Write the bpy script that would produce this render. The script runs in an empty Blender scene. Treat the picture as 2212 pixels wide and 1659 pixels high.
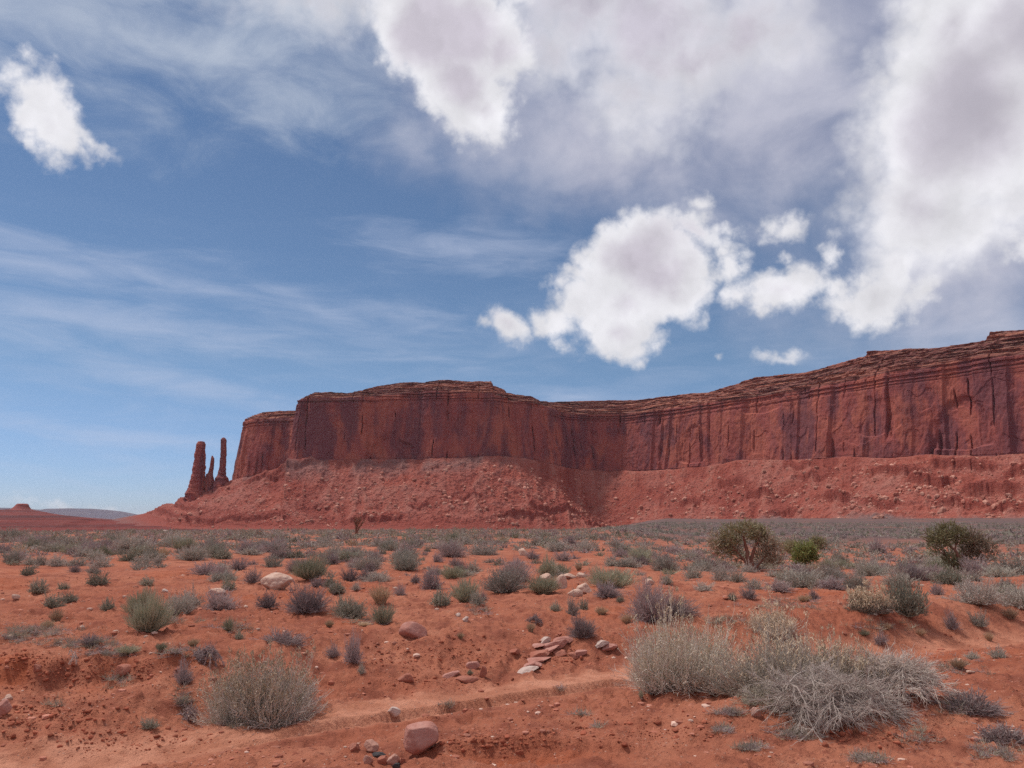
import bpy, bmesh, math, random
import numpy as np

# ------------------------------------------------------------------ camera, sky, sun, exposure
S = bpy.context.scene
COL = S.collection
EYE, PITCH, FPX = 1.75, math.radians(10.0), 1670.0     # focal length in units of a 2212 x 1659 frame
cam_d = bpy.data.cameras.new('camera'); cam = bpy.data.objects.new('camera', cam_d); COL.objects.link(cam)
cam_d.sensor_width = 36; cam_d.lens = 36 * FPX / 2212
cam_d.clip_start, cam_d.clip_end = 0.1, 80000
cam.location = (0, 0, EYE); cam.rotation_euler = (math.pi / 2 + PITCH, 0, 0)
S.camera = cam
S.view_settings.view_transform = 'Standard'; S.view_settings.look = 'None'
S.view_settings.gamma = 1; S.view_settings.use_curve_mapping = False
S.view_settings.exposure = 0.2
S.cycles.max_bounces = 5; S.cycles.diffuse_bounces = 3; S.cycles.volume_bounces = 0
S.cycles.transparent_max_bounces = 4
S.cycles.use_denoising = False
SUN_EL, SUN_AZ = math.radians(62), math.radians(-63)    # azimuth from +Y towards +X: high on the left
sun_d = bpy.data.lights.new('sun', 'SUN'); sun_d.energy = 2.6; sun_d.angle = math.radians(6); sun_d.color = (1, .96, .9)
sun = bpy.data.objects.new('sun', sun_d); COL.objects.link(sun)
sun.rotation_euler = (math.pi / 2 - SUN_EL, 0, math.pi - SUN_AZ)

def ray(px, py):                                        # direction of a spot of the frame (y component kept as depth)
    u, v = (px - 1106) / FPX, (829.5 - py) / FPX
    return np.array([u, math.cos(PITCH) - math.sin(PITCH) * v, math.sin(PITCH) + math.cos(PITCH) * v])
def at(px, py, Y):
    d = ray(px, py); return d * (Y / d[1]) + np.array([0, 0, EYE])
def azel(px, py):
    d = ray(px, py); d = d / np.linalg.norm(d)
    return np.array([math.atan2(d[0], d[1]), math.asin(d[2])])

class NT:                                               # terse node builder
    def __init__(s, nt): s.t = nt; nt.nodes.clear()
    def n(s, typ, ins=(), **kw):
        nd = s.t.nodes.new(typ)
        for k, v in kw.items(): setattr(nd, k, v)
        for k, v in (ins.items() if isinstance(ins, dict) else enumerate(ins)): s.put(nd.inputs[k], v)
        return nd
    def put(s, sock, v):
        if v is None: return
        if isinstance(v, bpy.types.NodeSocket): s.t.links.new(v, sock)
        elif isinstance(v, bpy.types.Node): s.t.links.new(v.outputs[0], sock)
        elif isinstance(v, (tuple, list)) and sock.type == 'RGBA' and len(v) == 3: sock.default_value = (*v, 1)
        else: sock.default_value = v
    def m(s, op, a, b=None, c=None, clamp=False): return s.n('ShaderNodeMath', [a, b, c], operation=op, use_clamp=clamp).outputs[0]
    def vm(s, op, a, b=None): 
        nd = s.n('ShaderNodeVectorMath', [a, b], operation=op); return nd.outputs['Value'] if op in ('LENGTH', 'DOT_PRODUCT') else nd.outputs[0]
    def noise(s, vec, scale, detail=4, rough=.55, dist=0, color=False, dim='3D'):
        nd = s.n('ShaderNodeTexNoise', {'Vector': vec, 'Scale': scale, 'Detail': detail, 'Roughness': rough, 'Distortion': dist}, noise_dimensions=dim)
        return nd.outputs['Color' if color else 0]
    def step(s, v, a, b, lo=0., hi=1.): return s.n('ShaderNodeMapRange', [v, a, b, lo, hi], interpolation_type='SMOOTHSTEP').outputs[0]
    def lin(s, v, a, b, lo=0., hi=1.): return s.n('ShaderNodeMapRange', [v, a, b, lo, hi]).outputs[0]
    def mix(s, f, a, b, blend='MIX'):
        nd = s.n('ShaderNodeMix', data_type='RGBA', blend_type=blend)
        s.put(nd.inputs[0], f); s.put(nd.inputs[6], a); s.put(nd.inputs[7], b); return nd.outputs[2]
    def attr(s, name, k='Fac'): return s.n('ShaderNodeAttribute', attribute_name=name).outputs[k]
    def scale(s, vec, xyz): return s.vm('MULTIPLY', vec, xyz)

W = bpy.data.worlds.new('World'); S.world = W; W.use_nodes = True
def build_sky():
    b = NT(W.node_tree)
    d = b.n('ShaderNodeTexCoord').outputs['Generated']
    sx = b.n('ShaderNodeSeparateXYZ', [d]); x, y, z = sx.outputs
    az, el = b.m('ARCTAN2', x, y), b.m('ARCSINE', z)
    P = b.n('ShaderNodeCombineXYZ', [az, el, 0.]).outputs[0]
    warp = b.vm('SUBTRACT', b.noise(d, 9, 7, .52, color=True), (.5, .5, .5))
    Pw = b.vm('ADD', P, b.scale(warp, (.055, .055, 0)))
    warp2 = b.vm('SUBTRACT', b.noise(d, 34, 6, .55, color=True), (.5, .5, .5))
    Pw = b.vm('ADD', Pw, b.scale(warp2, (.022, .022, 0)))
    warp3 = b.vm('SUBTRACT', b.noise(d, 85, 5, .6, .5, color=True), (.5, .5, .5))
    Pw = b.vm('ADD', Pw, b.scale(warp3, (.010, .010, 0)))
    def ell(cx, cy, a, bb, rot, src):                   # signed size-weighted ellipse field in azimuth / elevation
        r = math.radians(rot); c = azel(cx, cy)
        e1 = azel(cx + 20 * math.cos(r), cy + 20 * math.sin(r)) - c
        e2 = azel(cx - 20 * math.sin(r), cy + 20 * math.cos(r)) - c
        L1, L2 = np.linalg.norm(e1) * a / 20, np.linalg.norm(e2) * bb / 20
        mp = b.n('ShaderNodeMapping', {'Vector': src, 'Location': (c[0], c[1], 0), 'Rotation': (0, 0, math.atan2(e1[1], e1[0])), 'Scale': (L1, L2, 1)}, vector_type='TEXTURE')
        return b.m('MULTIPLY', b.m('SUBTRACT', 1., b.vm('LENGTH', mp)), float(min(L1, L2)) ** .75 * .1)
    def union(lst, src, k):
        o = None
        for e in lst:
            f = ell(*e, src); o = f if o is None else b.m('SMOOTH_MAX', o, f, k)
        return o
    crisp = [(92, 258, 125, 72, 62), (190, 315, 62, 26, 38), (62, 185, 60, 26, 20), (130, 305, 60, 45, 0),
             (930, 60, 170, 130, 40), (1000, 190, 150, 105, 50), (1055, 245, 85, 66, -30), (1080, 120, 80, 90, 0), (1000, 100, 140, 140, 0), (940, -80, 270, 130, 0),
             (1380, 560, 165, 105, -20), (1340, 650, 165, 85, 0), (1330, 715, 115, 62, 8), (1455, 630, 105, 85, -10), (1490, 495, 85, 42, 18), (1205, 690, 75, 45, 10), (1420, 600, 140, 120, 0),
             (1092, 702, 60, 42, 10), (1502, 437, 32, 20, 20), (1570, 560, 38, 60, -30), (1600, 640, 40, 34, 0), (1560, 490, 40, 20, 30),
             (1690, 625, 112, 56, -5), (1694, 500, 52, 34, 10), (1688, 545, 22, 17, 0), (1786, 560, 20, 40, 20), (1790, 625, 70, 30, 0),
             (1885, 638, 112, 68, -20), (2012, 610, 46, 34, -30), (1705, 768, 48, 17, 0), (1549, 765, 7, 5, 0),
             (175, 1097, 115, 15, 5), (2350, 500, 190, 60, -10)]
    big = [(2110, 230, 235, 270, 20), (1985, 460, 130, 110, 20), (1935, 560, 62, 55, 0), (2230, 60, 260, 260, 0), (2120, 480, 130, 66, -35), (2060, 60, 130, 150, 20)]
    soft = [(1400, 40, 180, 150, 20), (1370, 220, 100, 75, 20), (1490, 130, 140, 95, 0), (1270, -10, 200, 120, 0), (720, -10, 170, 60, 10), (1180, 90, 90, 70, 0), (1620, 60, 130, 90, 0)]
    # invented clouds outside the frame, their cover thickened to brighten the shaded wall
    far = b.m('MULTIPLY', b.step(b.noise(b.scale(d, (1, 1, 1.6)), 3.1, 7, .6), .36, .56, -.03, .05),
              b.step(b.m('MAXIMUM', b.m('SUBTRACT', b.m('ABSOLUTE', az), .66), b.m('SUBTRACT', el, .72)), 0., .08))
    far = b.m('SUBTRACT', far, b.step(b.m('MAXIMUM', b.m('SUBTRACT', b.m('ABSOLUTE', az), .66), b.m('SUBTRACT', el, .72)), .1, 0., 0., .03))
    wd = b.vm('ADD', d, b.scale(b.vm('SUBTRACT', b.noise(d, 26, 5, .55, color=True), (.5, .5, .5)), (.03, .03, .03)))
    def puff(v):                                        # billows: rounded cells inside rounded cells, loosened by a little noise
        vo = b.n('ShaderNodeTexVoronoi', {'Vector': v, 'Scale': 34., 'Detail': 1., 'Roughness': .5}, feature='F1')
        return b.m('SUBTRACT', .92, vo.outputs['Distance'])
    pf = puff(wd)
    fbm = b.m('ADD', b.m('MULTIPLY', pf, .34), b.m('MULTIPLY', b.noise(d, 24, 9, .58), .8))
    relief = b.m('SUBTRACT', b.noise(wd, 13, 4, .5), b.noise(b.vm('ADD', wd, (-.010, .004, .022)), 13, 4, .5))
    low = b.noise(d, 8, 3, .5)
    cf = b.m('MAXIMUM', union(crisp, Pw, .0012), far)
    D1 = b.m('ADD', cf, b.m('MULTIPLY', b.m('SUBTRACT', fbm, .50), .0095))
    big_ = union(big, Pw, .004); D2 = b.m('ADD', big_, b.m('MULTIPLY', b.m('SUBTRACT', fbm, .48), .011))
    D3 = b.m('ADD', union(soft, Pw, .004), b.m('MULTIPLY', b.m('SUBTRACT', fbm, .46), .014))
    A1 = b.step(b.m('ADD', D1, b.m('MULTIPLY', b.m('SUBTRACT', b.noise(d, 110, 5, .65, .6), .5), .0022)), -.0018, .0036); A2 = b.step(D2, -.0065, .0045); A3 = b.m('MULTIPLY', b.step(D3, -.008, .009), .85)
    WHITE, SHADE, DEEP = (.70, .695, .73), (.53, .495, .56), (.39, .37, .425)
    def cum(Dn, s0, s1, extra):
        th = b.m('ADD', Dn, b.m('MULTIPLY', b.m('SUBTRACT', low, .5), extra))
        c = b.mix(b.step(th, s0, s1), WHITE, SHADE)
        g = b.m('ADD', 1., b.m('MULTIPLY', b.m('MINIMUM', b.m('MAXIMUM', relief, -.2), .2), .7))
        return b.mix(1., c, b.n('ShaderNodeCombineColor', [g, g, g]).outputs[0], 'MULTIPLY')
    c1 = cum(b.m('SUBTRACT', cf, .0015), .003, .012, .026)
    c2 = b.mix(b.step(b.m('ADD', big_, b.m('MULTIPLY', b.m('SUBTRACT', low, .5), .018)), .006, .026), cum(big_, .004, .02, .02), DEEP)
    c3 = cum(D3, .0, .014, .02)
    # thin layers: soft grey sheet and streaked cirrus
    veil = union([(1540, 140, 450, 215, 10), (1330, 305, 240, 80, 12), (1760, 300, 330, 130, 0), (2150, 530, 260, 110, -10), (1850, -60, 400, 200, 0)], b.vm('ADD', P, b.scale(warp, (.16, .16, 0))), .01)
    vn = b.noise(b.scale(d, (1, 1, 1.3)), 7, 7, .52, .3)
    av = b.m('MULTIPLY', b.step(b.m('ADD', veil, b.m('MULTIPLY', b.m('SUBTRACT', vn, .5), .035)), -.024, .014), .90)
    veil2 = union([(330, 70, 500, 95, 10), (60, -60, 520, 160, 8), (760, 10, 260, 110, 15)], b.vm('ADD', P, b.scale(warp, (.16, .12, 0))), .008)
    rot = b.n('ShaderNodeMapping', {'Vector': P, 'Rotation': (0, 0, math.radians(9)), 'Scale': (1.5, 8, 1)}).outputs[0]
    ci = b.noise(rot, 5.5, 9, .62, .6)
    rot2 = b.n('ShaderNodeMapping', {'Vector': P, 'Rotation': (0, 0, math.radians(24)), 'Scale': (1.6, 3.2, 1)}).outputs[0]
    ci2 = b.noise(rot2, 5, 9, .6, .6)
    av2 = b.m('MULTIPLY', b.step(b.m('ADD', veil2, b.m('MULTIPLY', b.m('SUBTRACT', ci2, .5), .06)), -.020, .024), .82)
    streak = union([(300, 700, 640, 34, 8), (690, 675, 130, 18, 24), (860, 690, 120, 16, 12), (200, 935, 380, 14, 7), (330, 600, 420, 20, 14), (420, 840, 330, 26, 18), (100, 570, 300, 26, 8), (1000, 540, 170, 40, 5), (1250, 858, 110, 14, 3), (2150, 700, 160, 26, -8)], b.vm('ADD', P, b.scale(warp, (.06, .03, 0))), .004)
    ac = b.m('MULTIPLY', b.step(b.m('ADD', streak, b.m('MULTIPLY', b.m('SUBTRACT', ci, .5), .02)), -.006, .010), .52)
    base_ci = b.m('MULTIPLY', b.step(ci, .36, .8), b.step(el, .42, .1, .0, .22))
    ac = b.m('MAXIMUM', ac, base_ci)
    sky = b.n('ShaderNodeTexSky', sky_type='NISHITA', sun_disc=False, sun_elevation=SUN_EL, sun_rotation=SUN_AZ, altitude=1600, air_density=1.0, dust_density=.25, ozone_density=3.)
    blue = b.mix(1., sky.outputs[0], b.mix(b.step(el, .22, .0), (.93, .97, .98), (.70, .80, 1.10)), 'MULTIPLY')
    bg = b.n('ShaderNodeBackground', [blue, .077]).outputs[0]
    def over(bg, col, a): return b.n('ShaderNodeMixShader', [a, bg, b.n('ShaderNodeBackground', [col, 1.]).outputs[0]]).outputs[0]
    bg = over(bg, (.47, .52, .66), ac)
    bg = over(bg, (.47, .52, .61), av2)
    bg = over(bg, b.mix(b.step(vn, .35, .65), (.29, .31, .42), (.50, .50, .585)), av)
    bg = over(bg, c3, A3); bg = over(bg, c2, A2); bg = over(bg, c1, A1)
    b.n('ShaderNodeOutputWorld', [bg])
build_sky()

# ------------------------------------------------------------------ helpers
rng = np.random.default_rng(7)
def tag(o, label=None, cat=None, group=None, kind=None):
    for k, v in (('label', label), ('category', cat), ('group', group), ('kind', kind)):
        if v: o[k] = v
    return o
def empty(name, loc=(0, 0, 0), rz=0):
    o = bpy.data.objects.new(name, None); COL.objects.link(o); o.location = loc; o.rotation_euler.z = rz; o.empty_display_size = .3; return o
def mesh(name, V, Fs, mat=None, smooth=False, attrs=None):
    me = bpy.data.meshes.new(name); V = np.asarray(V, np.float32)
    Fs = [np.asarray(f, np.int32) for f in (Fs if isinstance(Fs, list) else [Fs]) if len(f)]
    me.vertices.add(len(V)); me.vertices.foreach_set('co', V.ravel())
    idx = np.concatenate([f.ravel() for f in Fs]); tot = np.concatenate([np.full(len(f), f.shape[1], np.int32) for f in Fs])
    me.loops.add(len(idx)); me.loops.foreach_set('vertex_index', idx)
    me.polygons.add(len(tot)); me.polygons.foreach_set('loop_start', np.concatenate([[0], np.cumsum(tot)[:-1]]).astype(np.int32))
    me.polygons.foreach_set('loop_total', tot)
    me.polygons.foreach_set('use_smooth', np.full(len(tot), smooth))
    for k, a in (attrs or {}).items():
        at_ = me.attributes.new(k, 'FLOAT', 'POINT'); at_.data.foreach_set('value', np.asarray(a, np.float32).ravel())
    me.update(calc_edges=True); me.validate()
    if mat: me.materials.append(mat)
    return me
def link(name, me, parent=None, loc=None):
    o = bpy.data.objects.new(name, me); COL.objects.link(o)
    if parent: o.parent = parent
    if loc is not None: o.location = loc
    return o
def grid_faces(n, m, wrap=False):                       # n rows of m points
    j = np.arange(m if wrap else m - 1); i = np.arange(n - 1)[:, None]
    a = i * m + j; bq = i * m + (j + 1) % m
    return np.stack([a, bq, bq + m, a + m], -1).reshape(-1, 4)
def _hash(ix, iy, iz, seed):
    h = (ix.astype(np.uint32) * np.uint32(374761393) + iy.astype(np.uint32) * np.uint32(668265263) + iz.astype(np.uint32) * np.uint32(2147483647) + np.uint32(seed * 974711 + 12345))
    h = (h ^ (h >> np.uint32(13))) * np.uint32(1274126177); return h ^ (h >> np.uint32(16))
_A = np.arange(64) / 64 * 2 * np.pi
_G2 = np.stack([np.cos(_A), np.sin(_A)], -1).astype(np.float32)
_g = np.random.default_rng(1).normal(size=(64, 3)); _G3 = (_g / np.linalg.norm(_g, axis=1)[:, None]).astype(np.float32)
def n2(x, y, seed=0):
    x = np.asarray(x, np.float64); y = np.asarray(y, np.float64)
    ix, iy = np.floor(x), np.floor(y); fx, fy = (x - ix).astype(np.float32), (y - iy).astype(np.float32)
    ix, iy = ix.astype(np.int64), iy.astype(np.int64); u = fx * fx * fx * (fx * (fx * 6 - 15) + 10); v = fy * fy * fy * (fy * (fy * 6 - 15) + 10)
    z0 = np.zeros_like(ix)
    def c(dx, dy):
        g = _G2[_hash(ix + dx, iy + dy, z0, seed) & np.uint32(63)]; return g[..., 0] * (fx - dx) + g[..., 1] * (fy - dy)
    a = c(0, 0); bq = c(1, 0); cc = c(0, 1); dd = c(1, 1)
    return 1.5 * ((a + u * (bq - a)) * (1 - v) + (cc + u * (dd - cc)) * v)
def n3(p, seed=0):
    p = np.asarray(p, np.float64); ip = np.floor(p); f = (p - ip).astype(np.float32); ip = ip.astype(np.int64); w = f * f * f * (f * (f * 6 - 15) + 10)
    o = 0
    for dx in (0, 1):
        for dy in (0, 1):
            for dz in (0, 1):
                g = _G3[_hash(ip[..., 0] + dx, ip[..., 1] + dy, ip[..., 2] + dz, seed) & np.uint32(63)]
                dot = g[..., 0] * (f[..., 0] - dx) + g[..., 1] * (f[..., 1] - dy) + g[..., 2] * (f[..., 2] - dz)
                o = o + dot * (w[..., 0] if dx else 1 - w[..., 0]) * (w[..., 1] if dy else 1 - w[..., 1]) * (w[..., 2] if dz else 1 - w[..., 2])
    return o * 1.5
def fb2(x, y, octv=4, seed=0, gain=.5):
    o = 0; a = 1
    for k in range(octv): o = o + a * n2(x * 2 ** k, y * 2 ** k, seed + k); a *= gain
    return o
def fb3(p, octv=4, seed=0, gain=.5):
    o = 0; a = 1
    for k in range(octv): o = o + a * n3(p * 2 ** k, seed + k); a *= gain
    return o
def ss(x, a, b):
    t = np.clip((x - a) / (b - a), 0, 1); return t * t * (3 - 2 * t)

# ------------------------------------------------------------------ materials
MATS = {}
def material(name):
    m = bpy.data.materials.new(name); m.use_nodes = True; MATS[name] = m; return m, NT(m.node_tree)
def finish(b, col, rough=.95, bump=None, dist=.05, strength=1., spec=.15, trans=None):
    pr = b.n('ShaderNodeBsdfPrincipled', {'Base Color': col, 'Roughness': rough, 'Specular IOR Level': spec})
    if bump is not None: b.put(pr.inputs['Normal'], b.n('ShaderNodeBump', {'Strength': strength, 'Distance': dist, 'Height': bump}).outputs[0])
    out = pr.outputs[0]
    if trans: out = b.n('ShaderNodeMixShader', [trans, out, b.n('ShaderNodeBsdfTranslucent', [col]).outputs[0]]).outputs[0]
    b.n('ShaderNodeOutputMaterial', [out])
def pos(b): return b.n('ShaderNodeNewGeometry').outputs['Position']

def mat_wall():
    m, b = material('sandstone_wall'); p = pos(b); t = b.attr('strat')
    big = b.noise(b.scale(p, (.011, .011, .006)), 1, 5, .6, 1.2)
    st = b.noise(b.scale(p, (.040, .040, .0035)), 1, 7, .62, .3)
    fine = b.noise(b.scale(p, (.22, .22, .014)), 1, 5, .65)
    band = b.noise(b.scale(p, (.004, .004, .22)), 1, 5, .6)
    c = b.mix(b.step(big, .42, .62), (.30, .082, .070), (.385, .115, .080))
    varn = b.m('ADD', b.m('MULTIPLY', st, .65), b.m('MULTIPLY', big, -.55))
    varn = b.m('ADD', varn, b.m('MULTIPLY', b.noise(b.scale(p, (.010, .010, .006)), 1, 4, .6, .3), .75))
    c = b.mix(b.step(varn, .36, .54, 0, .78), c, (.145, .054, .064))
    c = b.mix(b.m('MULTIPLY', b.step(fine, .5, .75, 0, .5), b.step(big, .35, .6)), c, (.16, .055, .05))
    c = b.mix(b.step(fine, .42, .25, 0, .35), c, (.50, .19, .12))
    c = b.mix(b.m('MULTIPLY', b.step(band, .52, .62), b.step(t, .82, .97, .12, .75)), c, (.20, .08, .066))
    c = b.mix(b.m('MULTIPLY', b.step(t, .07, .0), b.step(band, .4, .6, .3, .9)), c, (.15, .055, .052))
    finish(b, c, .95, b.m('ADD', b.m('MULTIPLY', fine, .8), b.m('MULTIPLY', band, .5)), 1.6, .7)
def mat_rim():
    m, b = material('rim_strata'); p = pos(b)
    band = b.noise(b.scale(p, (.004, .004, .13)), 1, 4, .65, .2)
    nz = b.noise(p, .16, 6, .65)
    c = b.mix(b.step(band, .38, .62), (.17, .060, .052), (.37, .132, .09))
    c = b.mix(b.step(band, .60, .68, 0, .8), c, (.44, .20, .13)); c = b.mix(b.step(b.noise(b.scale(p, (.003, .003, .22)), 1, 3, .6), .54, .60, 0, .75), c, (.12, .05, .045))
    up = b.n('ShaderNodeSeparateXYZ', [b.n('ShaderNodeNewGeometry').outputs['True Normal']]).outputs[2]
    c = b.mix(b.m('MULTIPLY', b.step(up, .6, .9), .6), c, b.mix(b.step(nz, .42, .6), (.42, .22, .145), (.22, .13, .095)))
    c = b.mix(b.step(nz, .58, .75, 0, .8), c, (.13, .065, .055))
    finish(b, c, .95, nz, 2., .9)
def mat_talus(): # loose debris lies on the ribs, red bedrock shows in the furrows
    m, b = material('talus_rubble'); p = pos(b)
    big = b.noise(p, .013, 5, .6, .8); mid = b.noise(p, .07, 6, .65); rub = b.noise(p, .22, 5, .7)
    band = b.noise(b.scale(p, (.003, .003, .16)), 1, 4, .65, .1)
    vor = b.n('ShaderNodeTexVoronoi', {'Vector': p, 'Scale': .17, 'Randomness': 1.})
    c = b.mix(b.step(big, .36, .64), (.36, .098, .068), (.375, .132, .10))
    c = b.mix(b.m('MULTIPLY', b.step(band, .5, .64), b.step(mid, .62, .4, 0, .65)), c, (.27, .07, .05))
    c = b.mix(b.step(mid, .56, .74, 0, .5), c, (.30, .15, .12))
    c = b.mix(b.m('MULTIPLY', b.step(b.n('ShaderNodeSeparateColor', [vor.outputs['Color']]).outputs[0], .84, .95), b.step(vor.outputs['Distance'], .42, .25, 0, .6)), c, (.52, .26, .19))
    c = b.mix(b.step(rub, .56, .70, 0, .7), c, (.20, .065, .055))
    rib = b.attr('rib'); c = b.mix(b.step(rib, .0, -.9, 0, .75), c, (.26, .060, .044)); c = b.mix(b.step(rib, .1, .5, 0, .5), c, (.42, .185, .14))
    gy = b.attr('grey')
    c = b.mix(b.m('MULTIPLY', gy, b.step(mid, .3, .6, .5, .95)), c, b.mix(b.step(rub, .4, .65), (.22, .145, .135), (.14, .105, .10)))
    finish(b, c, .97, b.m('ADD', b.m('MULTIPLY', rub, 1.), b.m('MULTIPLY', mid, 1.)), 3.5, .9)
def mat_ground():
    m, b = material('red_sand'); p = pos(b); zone = b.attr('wash'); gy = b.attr('grey'); cut = b.attr('cut')
    big = b.noise(p, .22, 6, .6, .6); mid = b.noise(p, 1.7, 7, .62, .3); fine = b.noise(p, 11, 6, .7); grain = b.noise(p, 60, 4, .7)
    c = b.mix(b.step(big, .38, .62), (.43, .160, .094), (.36, .116, .066))
    c = b.mix(b.step(mid, .46, .66, 0, .8), c, (.235, .071, .044))
    c = b.mix(b.step(mid, .44, .28, 0, .45), c, (.49, .215, .135))
    c = b.mix(b.m('MULTIPLY', zone, .85), c, b.mix(b.step(mid, .4, .6), (.60, .275, .175), (.46, .185, .11)))
    c = b.mix(b.m('MULTIPLY', cut, b.step(mid, .35, .55, .4, .9)), c, (.40, .105, .045))
    c = b.mix(b.step(fine, .56, .72, 0, .5), c, (.22, .075, .052))
    c = b.mix(b.step(fine, .42, .30, 0, .35), c, (.54, .26, .17))
    crmask = b.step(b.noise(p, .9, 5, .6, .4), .42, .60)
    for sc_, am in ((9., .8), (21., .75)):              # crumbs of darker crust lying on the sand
        cv = b.n('ShaderNodeTexVoronoi', {'Vector': b.vm('ADD', p, b.scale(b.noise(p, sc_ * 1.6, 3, .6, color=True), (.09, .09, .09))), 'Scale': sc_, 'Randomness': 1.})
        on = b.m('MULTIPLY', b.step(b.n('ShaderNodeSeparateColor', [cv.outputs['Color']]).outputs[2], .52, .62), b.step(cv.outputs['Distance'], .36, .24))
        c = b.mix(b.m('MULTIPLY', b.m('MULTIPLY', on, am), b.m('MULTIPLY', crmask, b.m('SUBTRACT', 1., b.m('MULTIPLY', zone, .8)))), c, (.24, .070, .045))
    vor = b.n('ShaderNodeTexVoronoi', {'Vector': p, 'Scale': 26., 'Randomness': 1.})
    peb = b.m('MULTIPLY', b.step(b.n('ShaderNodeSeparateColor', [vor.outputs['Color']]).outputs[1], .8, .86), b.step(vor.outputs['Distance'], .34, .22))
    c = b.mix(b.m('MULTIPLY', peb, .55), c, b.mix(b.n('ShaderNodeSeparateColor', [vor.outputs['Color']]).outputs[0], (.25, .09, .06), (.60, .36, .27)))
    far = b.noise(p, .05, 5, .6)
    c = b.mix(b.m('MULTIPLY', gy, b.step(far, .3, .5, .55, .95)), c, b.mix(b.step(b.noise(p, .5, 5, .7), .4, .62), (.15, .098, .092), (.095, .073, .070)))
    h = b.m('ADD', b.m('MULTIPLY', fine, .6), b.m('ADD', b.m('MULTIPLY', grain, .22), b.m('MULTIPLY', peb, .12)))
    finish(b, c, .97, h, .07, 1.)
def mat_stone(name, c0, c1, c2, sc=6.):
    m, b = material(name); oc = b.n('ShaderNodeTexCoord').outputs['Object']; r = b.n('ShaderNodeObjectInfo').outputs['Random']
    v = b.vm('ADD', oc, b.n('ShaderNodeCombineXYZ', [b.m('MULTIPLY', r, 37.), 0., 0.]).outputs[0])
    a = b.noise(v, sc, 6, .65, .5); f = b.noise(v, sc * 7, 5, .7)
    c = b.mix(b.step(a, .38, .62), c0, c1); c = b.mix(b.step(f, .55, .75, 0, .7), c, c2)
    finish(b, c, .9, b.m('ADD', a, b.m('MULTIPLY', f, .4)), .02, .8)
def mat_plant(name, c0, c1, trans=.12, sat=0.):
    m, b = material(name); r = b.n('ShaderNodeObjectInfo').outputs['Random']; t = b.attr('tint')
    k = b.m('FRACT', b.m('ADD', r, t))
    c = b.mix(k, c0, c1)
    g = b.lin(b.m('FRACT', b.m('MULTIPLY', b.m('ADD', r, t), 7.3)), 0, 1, .72, 1.2)
    c = b.mix(1., c, b.n('ShaderNodeCombineColor', [g, g, g]).outputs[0], 'MULTIPLY')
    finish(b, c, .9, spec=.1, trans=trans)
mat_wall(); mat_rim(); mat_talus(); mat_ground()
mat_stone('boulder_pink', (.50, .30, .24), (.42, .22, .165), (.28, .14, .11))
mat_stone('boulder_tan', (.60, .42, .33), (.52, .33, .25), (.36, .2, .15))
mat_stone('stone_pale', (.55, .42, .36), (.47, .34, .29), (.36, .23, .19), 12)
mat_stone('stone_red', (.34, .118, .078), (.40, .17, .12), (.20, .07, .05))
mat_stone('stone_mauve', (.40, .175, .135), (.46, .235, .19), (.26, .10, .075))
mat_stone('charcoal', (.06, .055, .055), (.09, .08, .08), (.03, .03, .03), 20)
mat_plant('sage_leaf', (.39, .355, .295), (.45, .385, .335))
mat_plant('mauve_twig', (.42, .325, .305), (.34, .265, .26))
mat_plant('green_stem', (.35, .335, .235), (.41, .385, .28))
mat_plant('dark_leaf', (.33, .31, .24), (.38, .345, .275))
mat_plant('pale_twig', (.40, .355, .26), (.34, .29, .235))
mat_plant('rabbit_green', (.66, .585, .48), (.57, .50, .42))
mat_plant('seed_tan', (.70, .57, .41), (.62, .48, .34))
mat_plant('dead_wood', (.55, .465, .40), (.42, .35, .31), .0)
mat_plant('bark', (.30, .14, .10), (.34, .18, .13), .0)
mat_plant('juniper_leaf', (.27, .24, .13), (.32, .275, .165))
mat_plant('juniper_brown', (.36, .28, .20), (.38, .31, .22))
mat_plant('bush_green', (.22, .24, .075), (.28, .28, .11))
mat_plant('grass_dry', (.52, .38, .25), (.42, .29, .20))

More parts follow.
